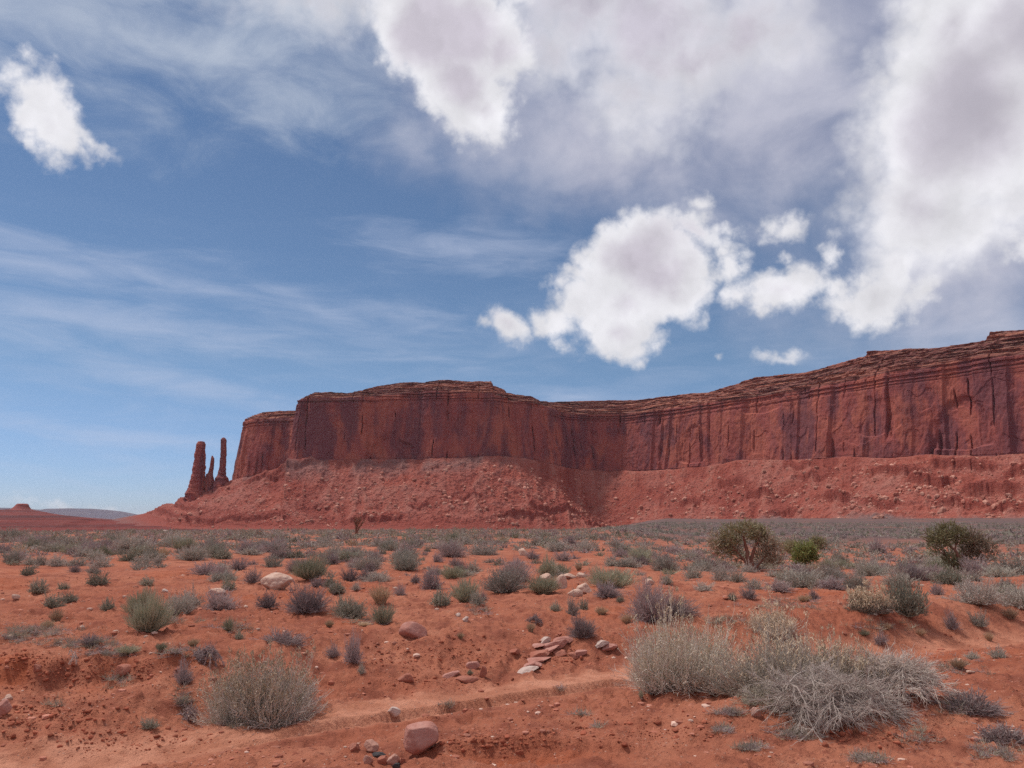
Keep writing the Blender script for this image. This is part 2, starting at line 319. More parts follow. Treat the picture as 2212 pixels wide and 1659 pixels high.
# ------------------------------------------------------------------ ground
XT = np.array([-60, -12, -7, -5.0, -3.6, -1.3, 1.83, 4, 7, 12, 60.])
YC = np.array([3.6, 4.4, 5.6, 6.5, 7.24, 8.96, 11.0, 12.0, 13.4, 16, 30.])        # centre line of the wash
XL = np.array([-60, -9, -6.9, -4.6, -4.0, -3.2, -2.4, 0, 2, 4, 7, 12, 60.])
YL = np.array([12., 10.6, 9.9, 9.3, 9.6, 11.0, 12.3, 13.6, 13.6, 13.6, 15., 18, 34])     # lip of the far bank
def fields(x, y):
    r = np.hypot(x, y)
    wob = .25 * n2(x * .7, y * .7, 3)
    yc = np.interp(x, XT, YC) + .12 * n2(x * .5, 0 * x, 5); yl = np.interp(x, XL, YL) + wob * 1.6
    dc = y - yc; s = np.clip(dc / np.maximum(yl - yc, .5), -3, 3)
    left = ss(x, -3.2, -4.6)
    edge = np.where(left > 0, left, 0)
    bank = ss(s, .12, 1.0) * (1 - edge) + edge * (.62 * ss(s, .1, .95) + .38 * ss(s + .12 * n2(x * 2.3, y * 1.2, 18), .86, 1.0))
    z = -.36 + (.52 + .06 * left * ss(x, -9.5, -6.5)) * bank - .13 * edge * np.abs(n2(x * 1.7, y * .7, 8)) * ss(s, .15, .5) * ss(s, 1.02, .9)
    z = z + .17 * ss(-dc, .3, 3.2)                                      # rises a little again towards the viewer
    ch = np.exp(-((dc - .1) / .34) ** 2)
    near = ss(r, 26, 10)
    z = z - .08 * ch * near
    lip = ss(dc + .08 * n2(x * 1.6, y * .4, 9), -.02, .05) * ss(dc, .9, .1)   # small cut edge of the flow line
    z = z + .12 * lip * ss(x, -3.2, -1.8) * ss(x, 2.8, 1.2); lip2 = ss(dc + .1 * n2(x * 1.1 + 4, y * .4, 10) + .55, -.02, .05) * ss(dc, .4, -.3)
    z = z + .03 * lip2 * ss(x, -5, -3) * ss(x, 1.5, 0)
    rill = np.abs(n2(x * 1.1 + .3 * n2(x * 2, y * 2, 15), y * .35, 16)); z = z - .045 * ss(rill, .2, .0) * ss(s, .1, .35) * ss(s, 1.1, .85) * (1 - edge)
    # sandy hummock under the sprawling shrubs at the right, scour hollow in front
    z = z + .20 * np.exp(-(((x - 3.3) / 1.5) ** 2 + ((y - 8.3) / .7) ** 2)) + .14 * np.exp(-(((x - 1.75) / .8) ** 2 + ((y - 9.4) / .6) ** 2))
    hol = np.exp(-(((x - .05) / .75) ** 2 + ((y - 7.0) / .16) ** 2))
    z = z - .13 * hol
    hx = np.exp(-(((x + .0) / 1.) ** 2)) * (ss(y, 7.10, 7.22) - ss(y, 7.22, 8.0))
    z = z + .085 * hx
    # gentle plain
    z = z + ss(r, 12, 30) * (.16 * n2(x * .055, y * .055, 11) + .10 * n2(x * .16, y * .16, 12))
    z = z + .06 * ss(r, 7, 14) * n2(x * .5, y * .5, 14)
    az = np.arctan2(x, np.maximum(y, 1e-3))
    rt = ss(az, .10, .26)
    z = z - rt * .85 * ss(y, 22, 44)
    # towards the mesa: a drop on the left and centre, a slow rise on the right
    zl = np.interp(r, [70, 150, 190, 320, 800, 1500, 2500, 4000, 60000], [0, -.35, -1., -8, -24, -24, -34, -40, -60])
    zr = np.interp(r, [60, 110, 200, 420, 760, 1100, 1500, 4000, 60000], [0, .45, 1.0, 1.9, 3.0, 3.6, 3, -40, -60]) + ss(r, 250, 700) * ss(r, 3000, 1500) * (1.6 * n2(x / 90, y / 60, 61) + .8 * n2(x / 30, y / 25, 62))
    rr = ss(az, .06, .20)
    z = z + zl * (1 - rr) + zr * rr
    rough = ss(r, 40, 15)
    f1 = fb2(x * 1.3, y * 1.3, 3, 21); f2 = fb2(x * 6.1, y * 6.1, 3, 31, .6)
    clod = np.maximum(0, n2(x * 9, y * 9, 41) - .28)
    rg = rough * (.35 + .65 * ss(np.abs(dc - .1), .15, .8))
    z = z + rg * (.065 * f1 + .024 * f2) + rg * .11 * clod * (.35 + .65 * ss(n2(x * .6, y * .6, 44) + .5 * left, 0, .5))
    wash = ss(np.abs(dc - .3 + .15 * n2(x * .8, y * 2, 6)), .75, .25) * near
    cut = np.clip(left * ss(s, .72, .85) * ss(s, 1.03, .97) * ss(n2(x * .9, y * .9, 17), -.25, .2) + .8 * hol + .5 * ss(n2(x * .35 + 9, y * .35, 19), .25, .5) * ss(y, 10, 14) * ss(r, 60, 20), 0, 1)
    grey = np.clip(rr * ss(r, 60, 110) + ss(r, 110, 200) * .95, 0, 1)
    return z, wash, grey, cut
def hz(x, y): return fields(np.atleast_1d(np.float64(x)), np.atleast_1d(np.float64(y)))[0]
fa = np.radians(np.linspace(-41, 41, 1150)); ca = np.radians(np.linspace(41, 319, 150))[1:-1]
ang = np.concatenate([fa, ca])
rad = np.concatenate([[.3, .8, 1.4], np.geomspace(2, 4.6, 40)[:-1], np.geomspace(4.6, 60, 640)[:-1], np.geomspace(60, 1200, 120)[:-1], np.geomspace(1200, 60000, 30)])
RR, AA = np.meshgrid(rad, ang, indexing='ij'); gx, gy_ = RR * np.sin(AA), RR * np.cos(AA)
gz, gw, gg, gc = fields(gx, gy_)
V = np.stack([gx, gy_, gz], -1).reshape(-1, 3)
V = np.vstack([V, [[0, 0, gz[0].mean()]]])
tri = np.stack([np.full(len(ang), len(V) - 1), (np.arange(len(ang)) + 1) % len(ang), np.arange(len(ang))], -1)
ap = lambda a: np.append(a.ravel(), a[0, 0])
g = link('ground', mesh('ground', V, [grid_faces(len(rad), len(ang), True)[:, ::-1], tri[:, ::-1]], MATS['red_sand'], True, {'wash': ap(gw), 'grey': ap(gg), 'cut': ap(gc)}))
tag(g, 'red orange desert sand crossed by a shallow dry wash', 'ground', kind='structure')

_T = np.geomspace(3.5, 900, 3000)
_TN = np.geomspace(4, 60, 900)
def place(px, py, T=None):                                      # where the sight line of a frame spot meets the ground
    d = ray(px, py); d = d / d[1]
    T = _T if T is None else T; zz = hz(d[0] * T, T); line = EYE + d[2] * T
    k = np.nonzero(line < zz)[0]; k = k[0] if len(k) else len(T) - 1
    Y = T[k]; X = d[0] * Y
    return np.array([X, Y, hz(X, Y)[0]])
def to_px(p):
    x, y, z = p[0], p[1], p[2] - EYE
    f = y * math.cos(PITCH) + z * math.sin(PITCH); up = -y * math.sin(PITCH) + z * math.cos(PITCH)
    return 1106 + FPX * x / f, 829.5 - FPX * up / f

# ------------------------------------------------------------------ mesa
TAB = np.array([  # px, depth, foot row, wall top row, rim row, toe px, toe row, toe depth
 (760,2900,1048,915,905, 560,1125,3000),(640,2500,1045,908,897, 400,1120,2600),(508,2120,1042,908,897, 308,1110,2080),(502,2000,1041,906,893, 300,1116,1890),
 (508,1930,1039,906,891, 345,1139,1690),(545,1890,1030,905,889, 450,1142,1610),(600,1870,1014,901,887, 560,1142,1590),(614,1862,1004,899,886, 600,1142,1585),
 (618,1815,1000,866,857, 612,1142,1580),(640,1800,998,862,848, 640,1142,1570),(700,1795,997,858,848, 700,1142,1565),(740,1795,996,860,850, 740,1142,1560),
 (800,1800,994,856,836, 800,1142,1560),(850,1805,995,852,827, 850,1142,1560),(895,1800,994,846,826, 895,1143,1555),(930,1790,993,844,820, 930,1143,1550),
 (1000,1785,992,848,824, 1000,1144,1550),(1066,1785,987,850,824, 1066,1145,1550),(1073,1787,986,856,834, 1080,1145,1555),(1106,1795,988,860,841, 1110,1146,1560),
 (1112,1800,990,866,848, 1120,1146,1565),(1140,1810,994,868,853, 1150,1146,1570),(1185,1830,1003,874,858, 1200,1147,1590),(1205,1850,1008,880,867, 1230,1147,1600),(1240,1900,1015,891,869, 1260,1148,1620),
 (1290,1950,1019,897,866, 1300,1149,1640),(1340,1940,1020,894,865, 1345,1150,1640),(1400,1880,1019,888,858, 1395,1148,1620),(1450,1830,1016,880,851, 1440,1146,1590),
 (1500,1780,1012,874,848, 1490,1143,1560),(1545,1735,1006,868,833, 1535,1140,1520),(1600,1680,996,862,815, 1590,1136,1470),(1660,1620,997,852,809, 1650,1133,1410),
 (1700,1580,997,848,805, 1695,1131,1380),(1760,1520,993,836,788, 1755,1129,1320),(1830,1450,990,822,768, 1830,1128,1260),(1838,1442,990,820,759, 1840,1128,1255),
 (1920,1380,993,804,755, 1920,1128,1190),(2000,1330,986,794,752, 2000,1127,1140),(2060,1295,987,785,745, 2060,1127,1105),(2112,1265,989,776,735, 2112,1128,1075),
 (2120,1260,989,774,717, 2122,1128,1070),(2212,1205,985,765,711, 2212,1128,1020),(2350,1120,985,750,700, 2350,1128,940),(2600,1000,985,735,690, 2600,1128,840),(3000,880,980,720,660, 3050,1128,730)], float)
def build_mesa():
    F0 = np.array([at(r[0], r[2], r[1]) for r in TAB])
    seg = np.linalg.norm(np.diff(F0[:, :2], axis=0), axis=1)
    key = np.concatenate([[0], np.cumsum(seg)])
    # sample columns evenly in picture width plus length so that near bits get enough of them
    wgt = np.concatenate([[0], np.cumsum(np.abs(np.diff(TAB[:, 0])) + seg * .25)])
    n = 1700
    sk = np.interp(np.linspace(0, wgt[-1], n), wgt, np.arange(len(TAB)))
    def col(k): return np.interp(sk, np.arange(len(TAB)), TAB[:, k])
    s = np.interp(sk, np.arange(len(TAB)), key)
    px, Y, fr, wr, cr, tpx, tr, tY = [col(k) for k in range(8)]
    fr = fr + 2.2 * fb2(s * .02, 0 * s, 4, 51); cr = cr + .9 * fb2(s * .03, 0 * s + 3, 5, 52, .7); wr = wr + 1.6 * fb2(s * .012, 0 * s + 9, 4, 53)
    cr = np.minimum(cr, wr - 5)
    def P(px, py, Y):
        u, v = (px - 1106) / FPX, (829.5 - py) / FPX; dy = math.cos(PITCH) - math.sin(PITCH) * v; k = Y / dy
        return np.stack([u * k, Y, EYE + (math.sin(PITCH) + math.cos(PITCH) * v) * k], -1)
    F = P(px, fr, Y)
    sm = F[:, :2].copy()
    ker = np.hanning(41); ker /= ker.sum()
    pad = np.vstack([np.repeat(sm[:1], 20, 0), sm, np.repeat(sm[-1:], 20, 0)])
    sm = np.stack([np.convolve(pad[:, k], ker, 'valid') for k in (0, 1)], -1)
    tg = np.gradient(sm, axis=0); tg /= np.linalg.norm(tg, axis=1)[:, None]
    N = np.stack([tg[:, 1], -tg[:, 0]], -1)                                    # outward, towards the viewer
    zt = lambda row, Yq: P(px, row, Yq)[:, 2]
    bat = .13 * (zt(wr, Y) - F[:, 2])
    inw = np.maximum(-N[:, 1], 0) * 0 + 1
    Wp = np.concatenate([F[:, :2] - N * bat[:, None], zt(wr, Y - N[:, 1] * bat)[:, None]], -1)
    capset = 34 + 26 * np.clip((wr - cr) / 40, 0, 1)
    Yc = Wp[:, 1] - N[:, 1] * capset
    C = np.concatenate([Wp[:, :2] - N * capset[:, None], zt(cr, Yc)[:, None]], -1)
    root = empty('mesa', (0, 0, 0)); tag(root, 'long red sandstone mesa with sheer walls above rubble slopes', 'mesa', kind='structure')
    # --- wall
    m = 190; t = np.linspace(0, 1, m)[:, None]
    ss_, tt = np.broadcast_to(s, (m, n)), np.broadcast_to(t, (m, n))
    base = F[None] * (1 - t[..., None]) + Wp[None] * t[..., None]
    zz = base[..., 2]
    but = n2(ss_ / 110 + .2 * n2(ss_ / 60, zz / 90, 2), zz / 900, 61)
    def panels(L, lev, sd, zt_):                         # flat joint-bounded panels: a stepped plan with sharp corners
        q = (n2(ss_ / L + .05 * n2(ss_ / 23, zz / zt_, sd + 1), zz / (zt_ * 14), sd) * .5 + .5) * lev; f = q - np.floor(q); return (np.floor(q) + ss(f, .80, 1.0) + .12 * f) / lev - .5
    pan = panels(75, 4, 62, 130) * 2; pan2 = panels(52, 3, 68, 60)
    crack = ss(np.abs(n2(ss_ / 42 + .05 * n2(ss_ / 14, zz / 30, 5), zz / 1500, 63)), .045, .0) * ss(n2(ss_ / 70, zz / 75, 64), -.05, .25)
    spall = ss(n2(ss_ / 34 + 7, zz / 46, 58) + .10 * n2(ss_ / 9, zz / 14, 60), .16, .22)
    fine = fb3(np.stack([base[..., 0] / 9, base[..., 1] / 9, zz / 16], -1), 4, 66)
    led = ss(tt, .78, .96)
    bands = n2(zz / 5.5, ss_ / 400, 67); bands = ss(bands, -.12, .12) - .5
    out = 12 * but + 10 * pan + 6 * pan2 - 9 * crack - 1.0 * spall + 1.1 * fine + led * 3.4 * bands + (1 - ss(tt, 0, .06)) * 1.8 * n2(zz / 3.4, ss_ / 200, 69)
    for (apx, arow, aw, ah, dep) in ((845, 995, 52, 58, 9), (1005, 930, 26, 45, 5), (1640, 880, 50, 60, 5), (2080, 960, 60, 110, 9), (1490, 990, 36, 70, 6), (1250, 960, 60, 90, 6), (1890, 930, 40, 80, 5)):   # arch-shaped scars
        k = np.argmin(np.abs(px - apx) + (np.arange(n) < n * .1) * 9999); sc = s[k]; zc = P(np.array([apx]), np.array([arow]), np.array([Y[k]]))[0, 2]
        mpx = Y[k] / FPX
        q = ((ss_ - sc) / (aw * mpx)) ** 2 + (np.maximum(zz - zc, 0) / (ah * mpx)) ** 2 + (np.minimum(zz - zc, 0) / (12 * mpx)) ** 2
        q = q + .35 * n2(ss_ / 25, zz / 25, 59); out = out - dep * .6 * ss(q, 1.15, .75)
    fade = ss(tt, 0, .02) * 1.
    base[..., :2] += N[None] * (out * (.25 + .75 * fade))[..., None]
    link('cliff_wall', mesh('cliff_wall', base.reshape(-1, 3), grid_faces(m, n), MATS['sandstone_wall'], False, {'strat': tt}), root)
    topw = base[-1].copy()
    # --- stepped rim and plateau
    m2 = 84; t = np.linspace(0, 1, m2)[:, None]; tt = np.broadcast_to(t, (m2, n)); ss_ = np.broadcast_to(s, (m2, n))
    cx = C.copy(); d = C[None] - topw[None]
    q = tt + .012 * fb2(ss_ / 30, tt * 3, 3, 71)
    steps = 7
    st = np.floor(q * steps); fr_ = q * steps - st
    hor = (st + ss(fr_, .45, 1.0)) / steps; ver = (st + ss(fr_, .0, .5)) / steps
    mixv = .78 + .2 * n2(ss_ / 70, tt * 5, 72)
    hor = hor * mixv + q * (1 - mixv); ver = ver * mixv + q * (1 - mixv)
    hor = np.clip(hor, 0, 1) * (tt < 1) + (tt >= 1); ver = np.clip(ver, 0, 1) * (tt < 1) + (tt >= 1)
    cap = np.empty((m2, n, 3)); cap[..., :2] = topw[None, :, :2] + d[..., :2] * hor[..., None]; cap[..., 2] = topw[None, :, 2] + d[..., 2] * ver
    jag = fb2(ss_ / 30, cap[..., 2] / 4.5, 4, 73, .55) + 1.4 * (ss(n2(ss_ / 60, cap[..., 2] / 9, 74), -.05, .1) - .5)
    msk = ss(tt, 0, .08)
    cap[..., :2] += N[None] * (jag * 2.4 * msk)[..., None]
    cap[..., 2] += msk * .8 * fb2(ss_ / 6, tt * 40, 3, 75)
    capl = cap[-1:].copy()
    back = []
    for k, (inn, dz) in enumerate(((4, .6), (12, .9), (40, 2.0), (110, 1.), (260, -6))):
        bq = capl[0].copy(); bq[:, :2] -= N * (inn * np.ones(n))[:, None]; bq[:, 2] += dz * (.5 if k < 2 else .3) + (.9 if k < 3 else .3) * fb2(s / (3.5 + 3 * k), 0 * s + k, 3, 76, .7); back.append(bq)
    cap = np.concatenate([cap, np.array(back)])
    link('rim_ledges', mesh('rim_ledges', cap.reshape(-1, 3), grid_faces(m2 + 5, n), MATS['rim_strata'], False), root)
    # --- talus
    m3 = 230; t = np.linspace(0, 1, m3)[:, None]; tt = np.broadcast_to(t, (m3, n)); ss_ = np.broadcast_to(s, (m3, n))
    T = P(tpx, tr + (1.2 + 5 * ss(tpx, 1350, 1600)) * fb2(s / 75, 0 * s, 3, 81), tY)
    dirn = (T - F); dirn[:, 2] = 0; ln = np.linalg.norm(dirn, axis=1)
    dn = dirn / ln[:, None]
    bury = T + dn * 70; bury[:, 2] = T[:, 2] - 14
    A = base[0]                                                                  # real foot of the wall
    up = A - N_pad(N) * 0; up = up.copy(); up[:, 2] += 3.
    e = 1.0 + .28 * n2(s / 140, 0 * s, 82)
    prof = 1 - (1 - (1 - tt)) ** 1.0
    hgt = (1 - tt) ** (1.12 + .12 * n2(ss_ / 180, tt * 0, 83))
    tal = up[None] * (1 - t[..., None]) + T[None] * t[..., None]
    tal[..., 2] = T[None, :, 2] + (up[None, :, 2] - T[None, :, 2]) * hgt
    amp = ss(tt, -.01, .05) * ss(tt, 1.0, .88)
    x_, y_, z_ = tal[..., 0], tal[..., 1], tal[..., 2]
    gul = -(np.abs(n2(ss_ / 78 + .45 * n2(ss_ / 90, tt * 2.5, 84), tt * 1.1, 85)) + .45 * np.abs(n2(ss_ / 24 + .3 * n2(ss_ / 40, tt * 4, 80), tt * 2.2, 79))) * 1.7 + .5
    rough = fb3(tal / 24, 5, 86, .62); blocks = np.maximum(0, fb3(tal / 9, 2, 87) - .12)
    dz = amp * (8 * gul + 3.4 * rough + 3.0 * blocks)
    # the deep gully between the two fans
    pcol = np.broadcast_to(px, (m3, n)); gc = 1235 + (1345 - 1235) * tt ** .9; gw = 14 + 60 * (1 - tt)
    gl = np.clip(np.where(pcol < gc, 1 - (gc - pcol) / (90 + 60 * (1 - tt)), 1 - (pcol - gc) / (90 + 130 * (1 - tt))), 0, 1) ** 1.15
    dz = dz - 44 * gl * ss(tt, .0, .35) * ss(tt, 1, .65) + 15 * np.exp(-((pcol - 1040) / 150) ** 2) * np.sin(np.pi * tt) + 9 * np.exp(-((pcol - 1560) / 120) ** 2) * np.sin(np.pi * tt)
    z2 = z_ + dz
    bl = 0
    rsb = np.random.default_rng(44)
    bluffs = [(470, .62, 70, 9), (560, .80, 90, 7), (420, .84, 120, 6), (640, .05, 60, 10), (585, .12, 50, 9), (1190, .68, 60, 8), (1120, .80, 70, 7), (820, .86, 70, 6), (1290, .85, 60, 7), (1580, .36, 34, 10), (1650, .55, 34, 11), (1760, .30, 50, 9), (1800, .62, 44, 12), (1930, .24, 70, 10),
              (1900, .72, 60, 9), (2010, .40, 60, 12), (2080, .16, 90, 12), (2150, .55, 90, 13), (2060, .75, 70, 9), (2230, .30, 80, 12), (2300, .62, 120, 12), (2200, .80, 80, 8), (1700, .80, 40, 7), (1500, .58, 30, 8), (1010, .60, 26, 5), (900, .70, 22, 5), (1720, .12, 40, 7), (2420, .4, 120, 12)]
    for (bp, bt, bw, bh) in bluffs:
        t0 = bt + .030 * fb2(ss_ / 28, 0 * tt, 3, int(bp)) + .05 * n2(ss_ / 160, 0 * tt, int(bp) + 7)
        win = ss(np.abs(pcol - bp) + 18 * n2(ss_ / 30, tt * 6, int(bp) + 3), bw, bw * .45)
        bl = np.maximum(bl, win * ss(tt, t0 - .10, t0 - .005) * ss(tt, t0 + .022, t0)) ; z2 = z2 + bh * win * ss(tt, t0 - .11, t0 - .005) * ss(tt, t0 + .02, t0) - .4 * bh * win * ss(tt, t0 + .002, t0 + .02) * ss(tt, t0 + .10, t0 + .02)
    tal[..., 2] = z2
    tal[..., :2] += dn[None, :, :2] * (amp * 2.0 * rough)[..., None]
    tal[0] = A - np.concatenate([N * 6, 0 * s[:, None] - 3], -1)
    tal = np.concatenate([tal, bury[None]])
    grey = np.concatenate([ss(tt + .10 * n2(ss_ / 90, tt * 4, 93), .86, 1.0) * ss(pcol, 1280, 1450) + .6 * ss(tt, .34, .10) * ss(n2(ss_ / 60, tt * 2.5, 94), .0, .3) * ss(pcol, 1150, 1050), np.ones((1, n))])
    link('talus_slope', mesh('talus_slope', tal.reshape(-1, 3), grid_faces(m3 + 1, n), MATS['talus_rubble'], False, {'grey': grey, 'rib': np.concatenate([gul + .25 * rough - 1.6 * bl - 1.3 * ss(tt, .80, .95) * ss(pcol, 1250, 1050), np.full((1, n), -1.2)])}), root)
    return tal, s, px
def N_pad(N): return np.concatenate([N, np.zeros((len(N), 1))], -1)
TAL, TS, TPX = build_mesa()

def blob(nsub, rs, planes=9, squash=(1, 1, 1), rough=.06, flat=.62, soft=14., freq=2.2, box=.0, cuts=None):      # faceted stone: soft intersection of random planes
    bm = bmesh.new(); bmesh.ops.create_icosphere(bm, subdivisions=nsub, radius=1)
    bm.verts.ensure_lookup_table()
    v = np.array([q.co[:] for q in bm.verts]); f = np.array([[q.index for q in fc.verts] for fc in bm.faces]); bm.free()
    nn = rs.normal(size=(planes, 3)); nn /= np.linalg.norm(nn, axis=1)[:, None]; dd = rs.uniform(flat, 1., planes)
    if cuts is not None:
        nn = np.array(cuts)[:, :3]; nn = nn / np.linalg.norm(nn, axis=1)[:, None]; dd = np.array(cuts)[:, 3]
    if box:
        ax = np.concatenate([np.eye(3), -np.eye(3)]) + rs.normal(0, .30, (6, 3)); ax /= np.linalg.norm(ax, axis=1)[:, None]; nn = np.concatenate([nn, ax]); dd = np.concatenate([dd * 1.15, rs.uniform(box * .85, box * 1.15, 6)])
    c = np.maximum(v @ nn.T, 1e-3) / dd
    r = 1 / (np.sum(np.maximum(c, .02) ** soft, 1) + .95 ** soft) ** (1 / soft)
    p = v * r[:, None]
    if rough: p = p * (1 + rough * fb3(v * freq + rs.uniform(0, 50, 3), 4, 3))[:, None]
    return p * np.array(squash), f
def pack(templ, P, sc, rot, tint=None):
    Vs, Fs, Ts, off = [], [], [], 0
    pick = rng.integers(0, len(templ), len(P))
    for k, (tv, tf) in enumerate(templ):
        idx = np.nonzero(pick == k)[0]
        if not len(idx): continue
        c, s_ = np.cos(rot[idx])[:, None], np.sin(rot[idx])[:, None]
        q = tv[None] * sc[idx][:, None, :]
        x = q[..., 0] * c - q[..., 1] * s_; y = q[..., 0] * s_ + q[..., 1] * c
        q = np.stack([x, y, q[..., 2]], -1) + P[idx][:, None, :]
        Vs.append(q.reshape(-1, 3))
        for t in (tf if isinstance(tf, list) else [tf]):
            Fs.append((t[None] + (off + np.arange(len(idx)) * len(tv))[:, None, None]).reshape(-1, t.shape[1]))
        if tint is not None: Ts.append(np.repeat(tint[idx], len(tv)))
        off += len(idx) * len(tv)
    return np.concatenate(Vs), Fs, np.concatenate(Ts) if tint is not None else None
def scatter(name, templ, P, sc, rot, mat, tint=None):
    V, Fs, T = pack(templ, P, sc, rot, tint)
    return link(name, mesh(name, V, Fs, mat, False, {'tint': T} if tint is not None else None))
def talus_boulders():
    rs = np.random.default_rng(5); n = 15000
    templ = [blob(1, rs, 8, (1, .8, .75), 0) for _ in range(6)]
    ii = (rs.beta(1.6, 1.25, n) * 215 + 8).astype(int); jj = rs.integers(140, 1560, n)
    P = TAL[ii, jj]; dens = n2(TS[jj] / 45, ii / 45., 91) + .5 * n2(TS[jj] / 15, ii / 20., 92)
    k = dens > -.05; P = P[k]
    sz = rs.pareto(1.9, len(P)) * 1.0 + .7; sz = np.minimum(sz, 6)
    o = scatter('talus_boulders', templ, P, sz[:, None] * rs.uniform(.7, 1.2, (len(P), 3)), rs.uniform(0, 6.3, len(P)), MATS['boulder_slope'], rs.uniform(0, 1, len(P)))
    tag(o, 'countless fallen sandstone boulders strewn over the rubble slopes', 'boulders', kind='stuff')
mat_plant('boulder_slope', (.38, .14, .10), (.54, .28, .21), 0)
talus_boulders()

def spire(label, prof, Y, seed):
    prof = np.array(prof, float); m = 110
    rows = np.linspace(prof[0, 0], prof[-1, 0], m); L = np.interp(rows, prof[:, 0], prof[:, 1]); R = np.interp(rows, prof[:, 0], prof[:, 2])
    n = 40; a = np.linspace(0, 2 * np.pi, n, endpoint=False); V = []
    for k in range(m):
        l, r = at(L[k], rows[k], Y), at(R[k], rows[k], Y); c = (l + r) / 2; w = (r[0] - l[0]) / 2
        ring = np.stack([c[0] + w * np.cos(a), c[1] + w * 1.15 * np.sin(a), np.full(n, c[2])], -1); V.append(ring)
    V = np.array(V); c = V.mean(1, keepdims=True); d = V - c; d[..., 2] = 0
    q = np.stack([V[..., 0] / 9, V[..., 1] / 9, V[..., 2] / 22], -1)
    k = .09 * fb3(q, 4, seed) + .05 * n2(V[..., 2] / 6, 0 * V[..., 2], seed + 5)
    blk = np.arctan2(d[..., 1], d[..., 0]); k = k + .07 * (ss(n2(blk * 1.3 + V[..., 2] * .02, V[..., 2] / 13, seed + 7), -.1, .1) - .5) - .07 * ss(np.abs(n2(0 * blk + seed, V[..., 2] / 9 + .2 * np.cos(blk), seed + 8)), .06, .0)
    V = c + d * (1 + k)[..., None]
    V = V.reshape(-1, 3); top = len(V); V = np.vstack([V, V[:n].mean(0, keepdims=True) + [[0, 0, 1.5]]])
    tri = np.stack([np.full(n, top), np.arange(n), (np.arange(n) + 1) % n], -1)
    o = link('rock_spire', mesh('rock_spire', V, [grid_faces(m, n, True), tri], MATS['sandstone_wall'], False, {'strat': np.full(len(V), .5)}))
    tag(o, label, 'rock spire', 'three sandstone spires at the left end of the mesa')
spire('thickest of the three rock spires, blunt topped, leftmost of them', [(954, 428, 441), (960, 425, 443), (975, 423, 443), (982, 421, 443), (1005, 418, 443), (1030, 414, 442), (1046, 411, 442), (1058, 406, 442), (1068, 402, 444), (1085, 400, 447)], 1960, 101)
spire('shortest thin rock spire standing between two taller ones', [(985, 457, 460), (990, 456, 463), (1010, 453, 462), (1022, 450, 460), (1025, 445, 460), (1050, 442, 463), (1068, 440, 468), (1080, 438, 470)], 1970, 111)
spire('tall needle-like rock spire with wide base, nearest the mesa wall', [(946, 480, 486), (950, 477, 489), (975, 477, 489), (1010, 474, 488), (1016, 473, 488), (1028, 469, 488), (1032, 467, 492), (1042, 464, 495), (1060, 460, 500), (1078, 458, 504)], 1955, 121)

def strip(name, pts, Y, depth, zlow, mat, m=40, terr=0, seed=0, attrs=None):      # a far ridge: crest line, front slope and back slope
    pts = np.array(pts, float); n = 420; px = np.linspace(pts[0, 0], pts[-1, 0], n); row = np.interp(px, pts[:, 0], pts[:, 1])
    crest = np.array([at(a, c, Y) for a, c in zip(px, row)])
    t = np.linspace(-1, 1, 2 * m + 1)[:, None]
    V = np.empty((2 * m + 1, n, 3)); V[..., 0] = crest[None, :, 0] * (1 + t * depth / Y * .5); V[..., 1] = Y + t * depth
    h = 1 - np.abs(t) ** 1.1
    V[..., 2] = zlow + (crest[None, :, 2] - zlow) * h
    w = Y * .02
    V[..., 2] += (1 - h) * fb2(V[..., 0] / w, V[..., 1] / w, 4, seed) * w * .04
    if terr:
        q = V[..., 2] / terr; f = q - np.floor(q); V[..., 2] = np.where(h > .995, V[..., 2], (np.floor(q) + ss(f, .5, .9)) * terr)
    o = link(name, mesh(name, V.reshape(-1, 3), grid_faces(2 * m + 1, n)[:, :], mat, False, {'grey': np.zeros((2 * m + 1) * n), 'strat': np.full((2 * m + 1) * n, .5)}))
    return o
def mat_strata():
    m, b = material('red_strata'); p = pos(b); n_ = b.noise(p, .02, 5, .65)
    c = b.mix(b.step(b.noise(b.scale(p, (.0008, .0008, .14)), 1, 4, .65), .42, .58), (.19, .045, .037), (.10, .03, .028))
    c = b.mix(b.step(n_, .55, .7, 0, .5), c, (.22, .075, .06)); finish(b, c, .97, n_, 6., .8)
mat_strata()
o = strip('terraces', [(-900, 1116), (-300, 1112), (0, 1117), (190, 1119), (210, 1123), (330, 1125), (420, 1126), (700, 1130)], 1900, 420, -24, MATS['red_strata'], 60, 5.2, 3)
tag(o, 'low red terraced strata below the far left skyline', 'terraces', kind='structure')
o = strip('red_hill', [(-700, 1122), (-250, 1108), (-80, 1103), (0, 1101), (25, 1099), (62, 1099), (80, 1103), (130, 1112), (200, 1119), (280, 1124)], 3000, 500, -30, MATS['red_strata'], 30, 0, 4)
tag(o, 'long low red hill under the small butte', 'hill', kind='structure')
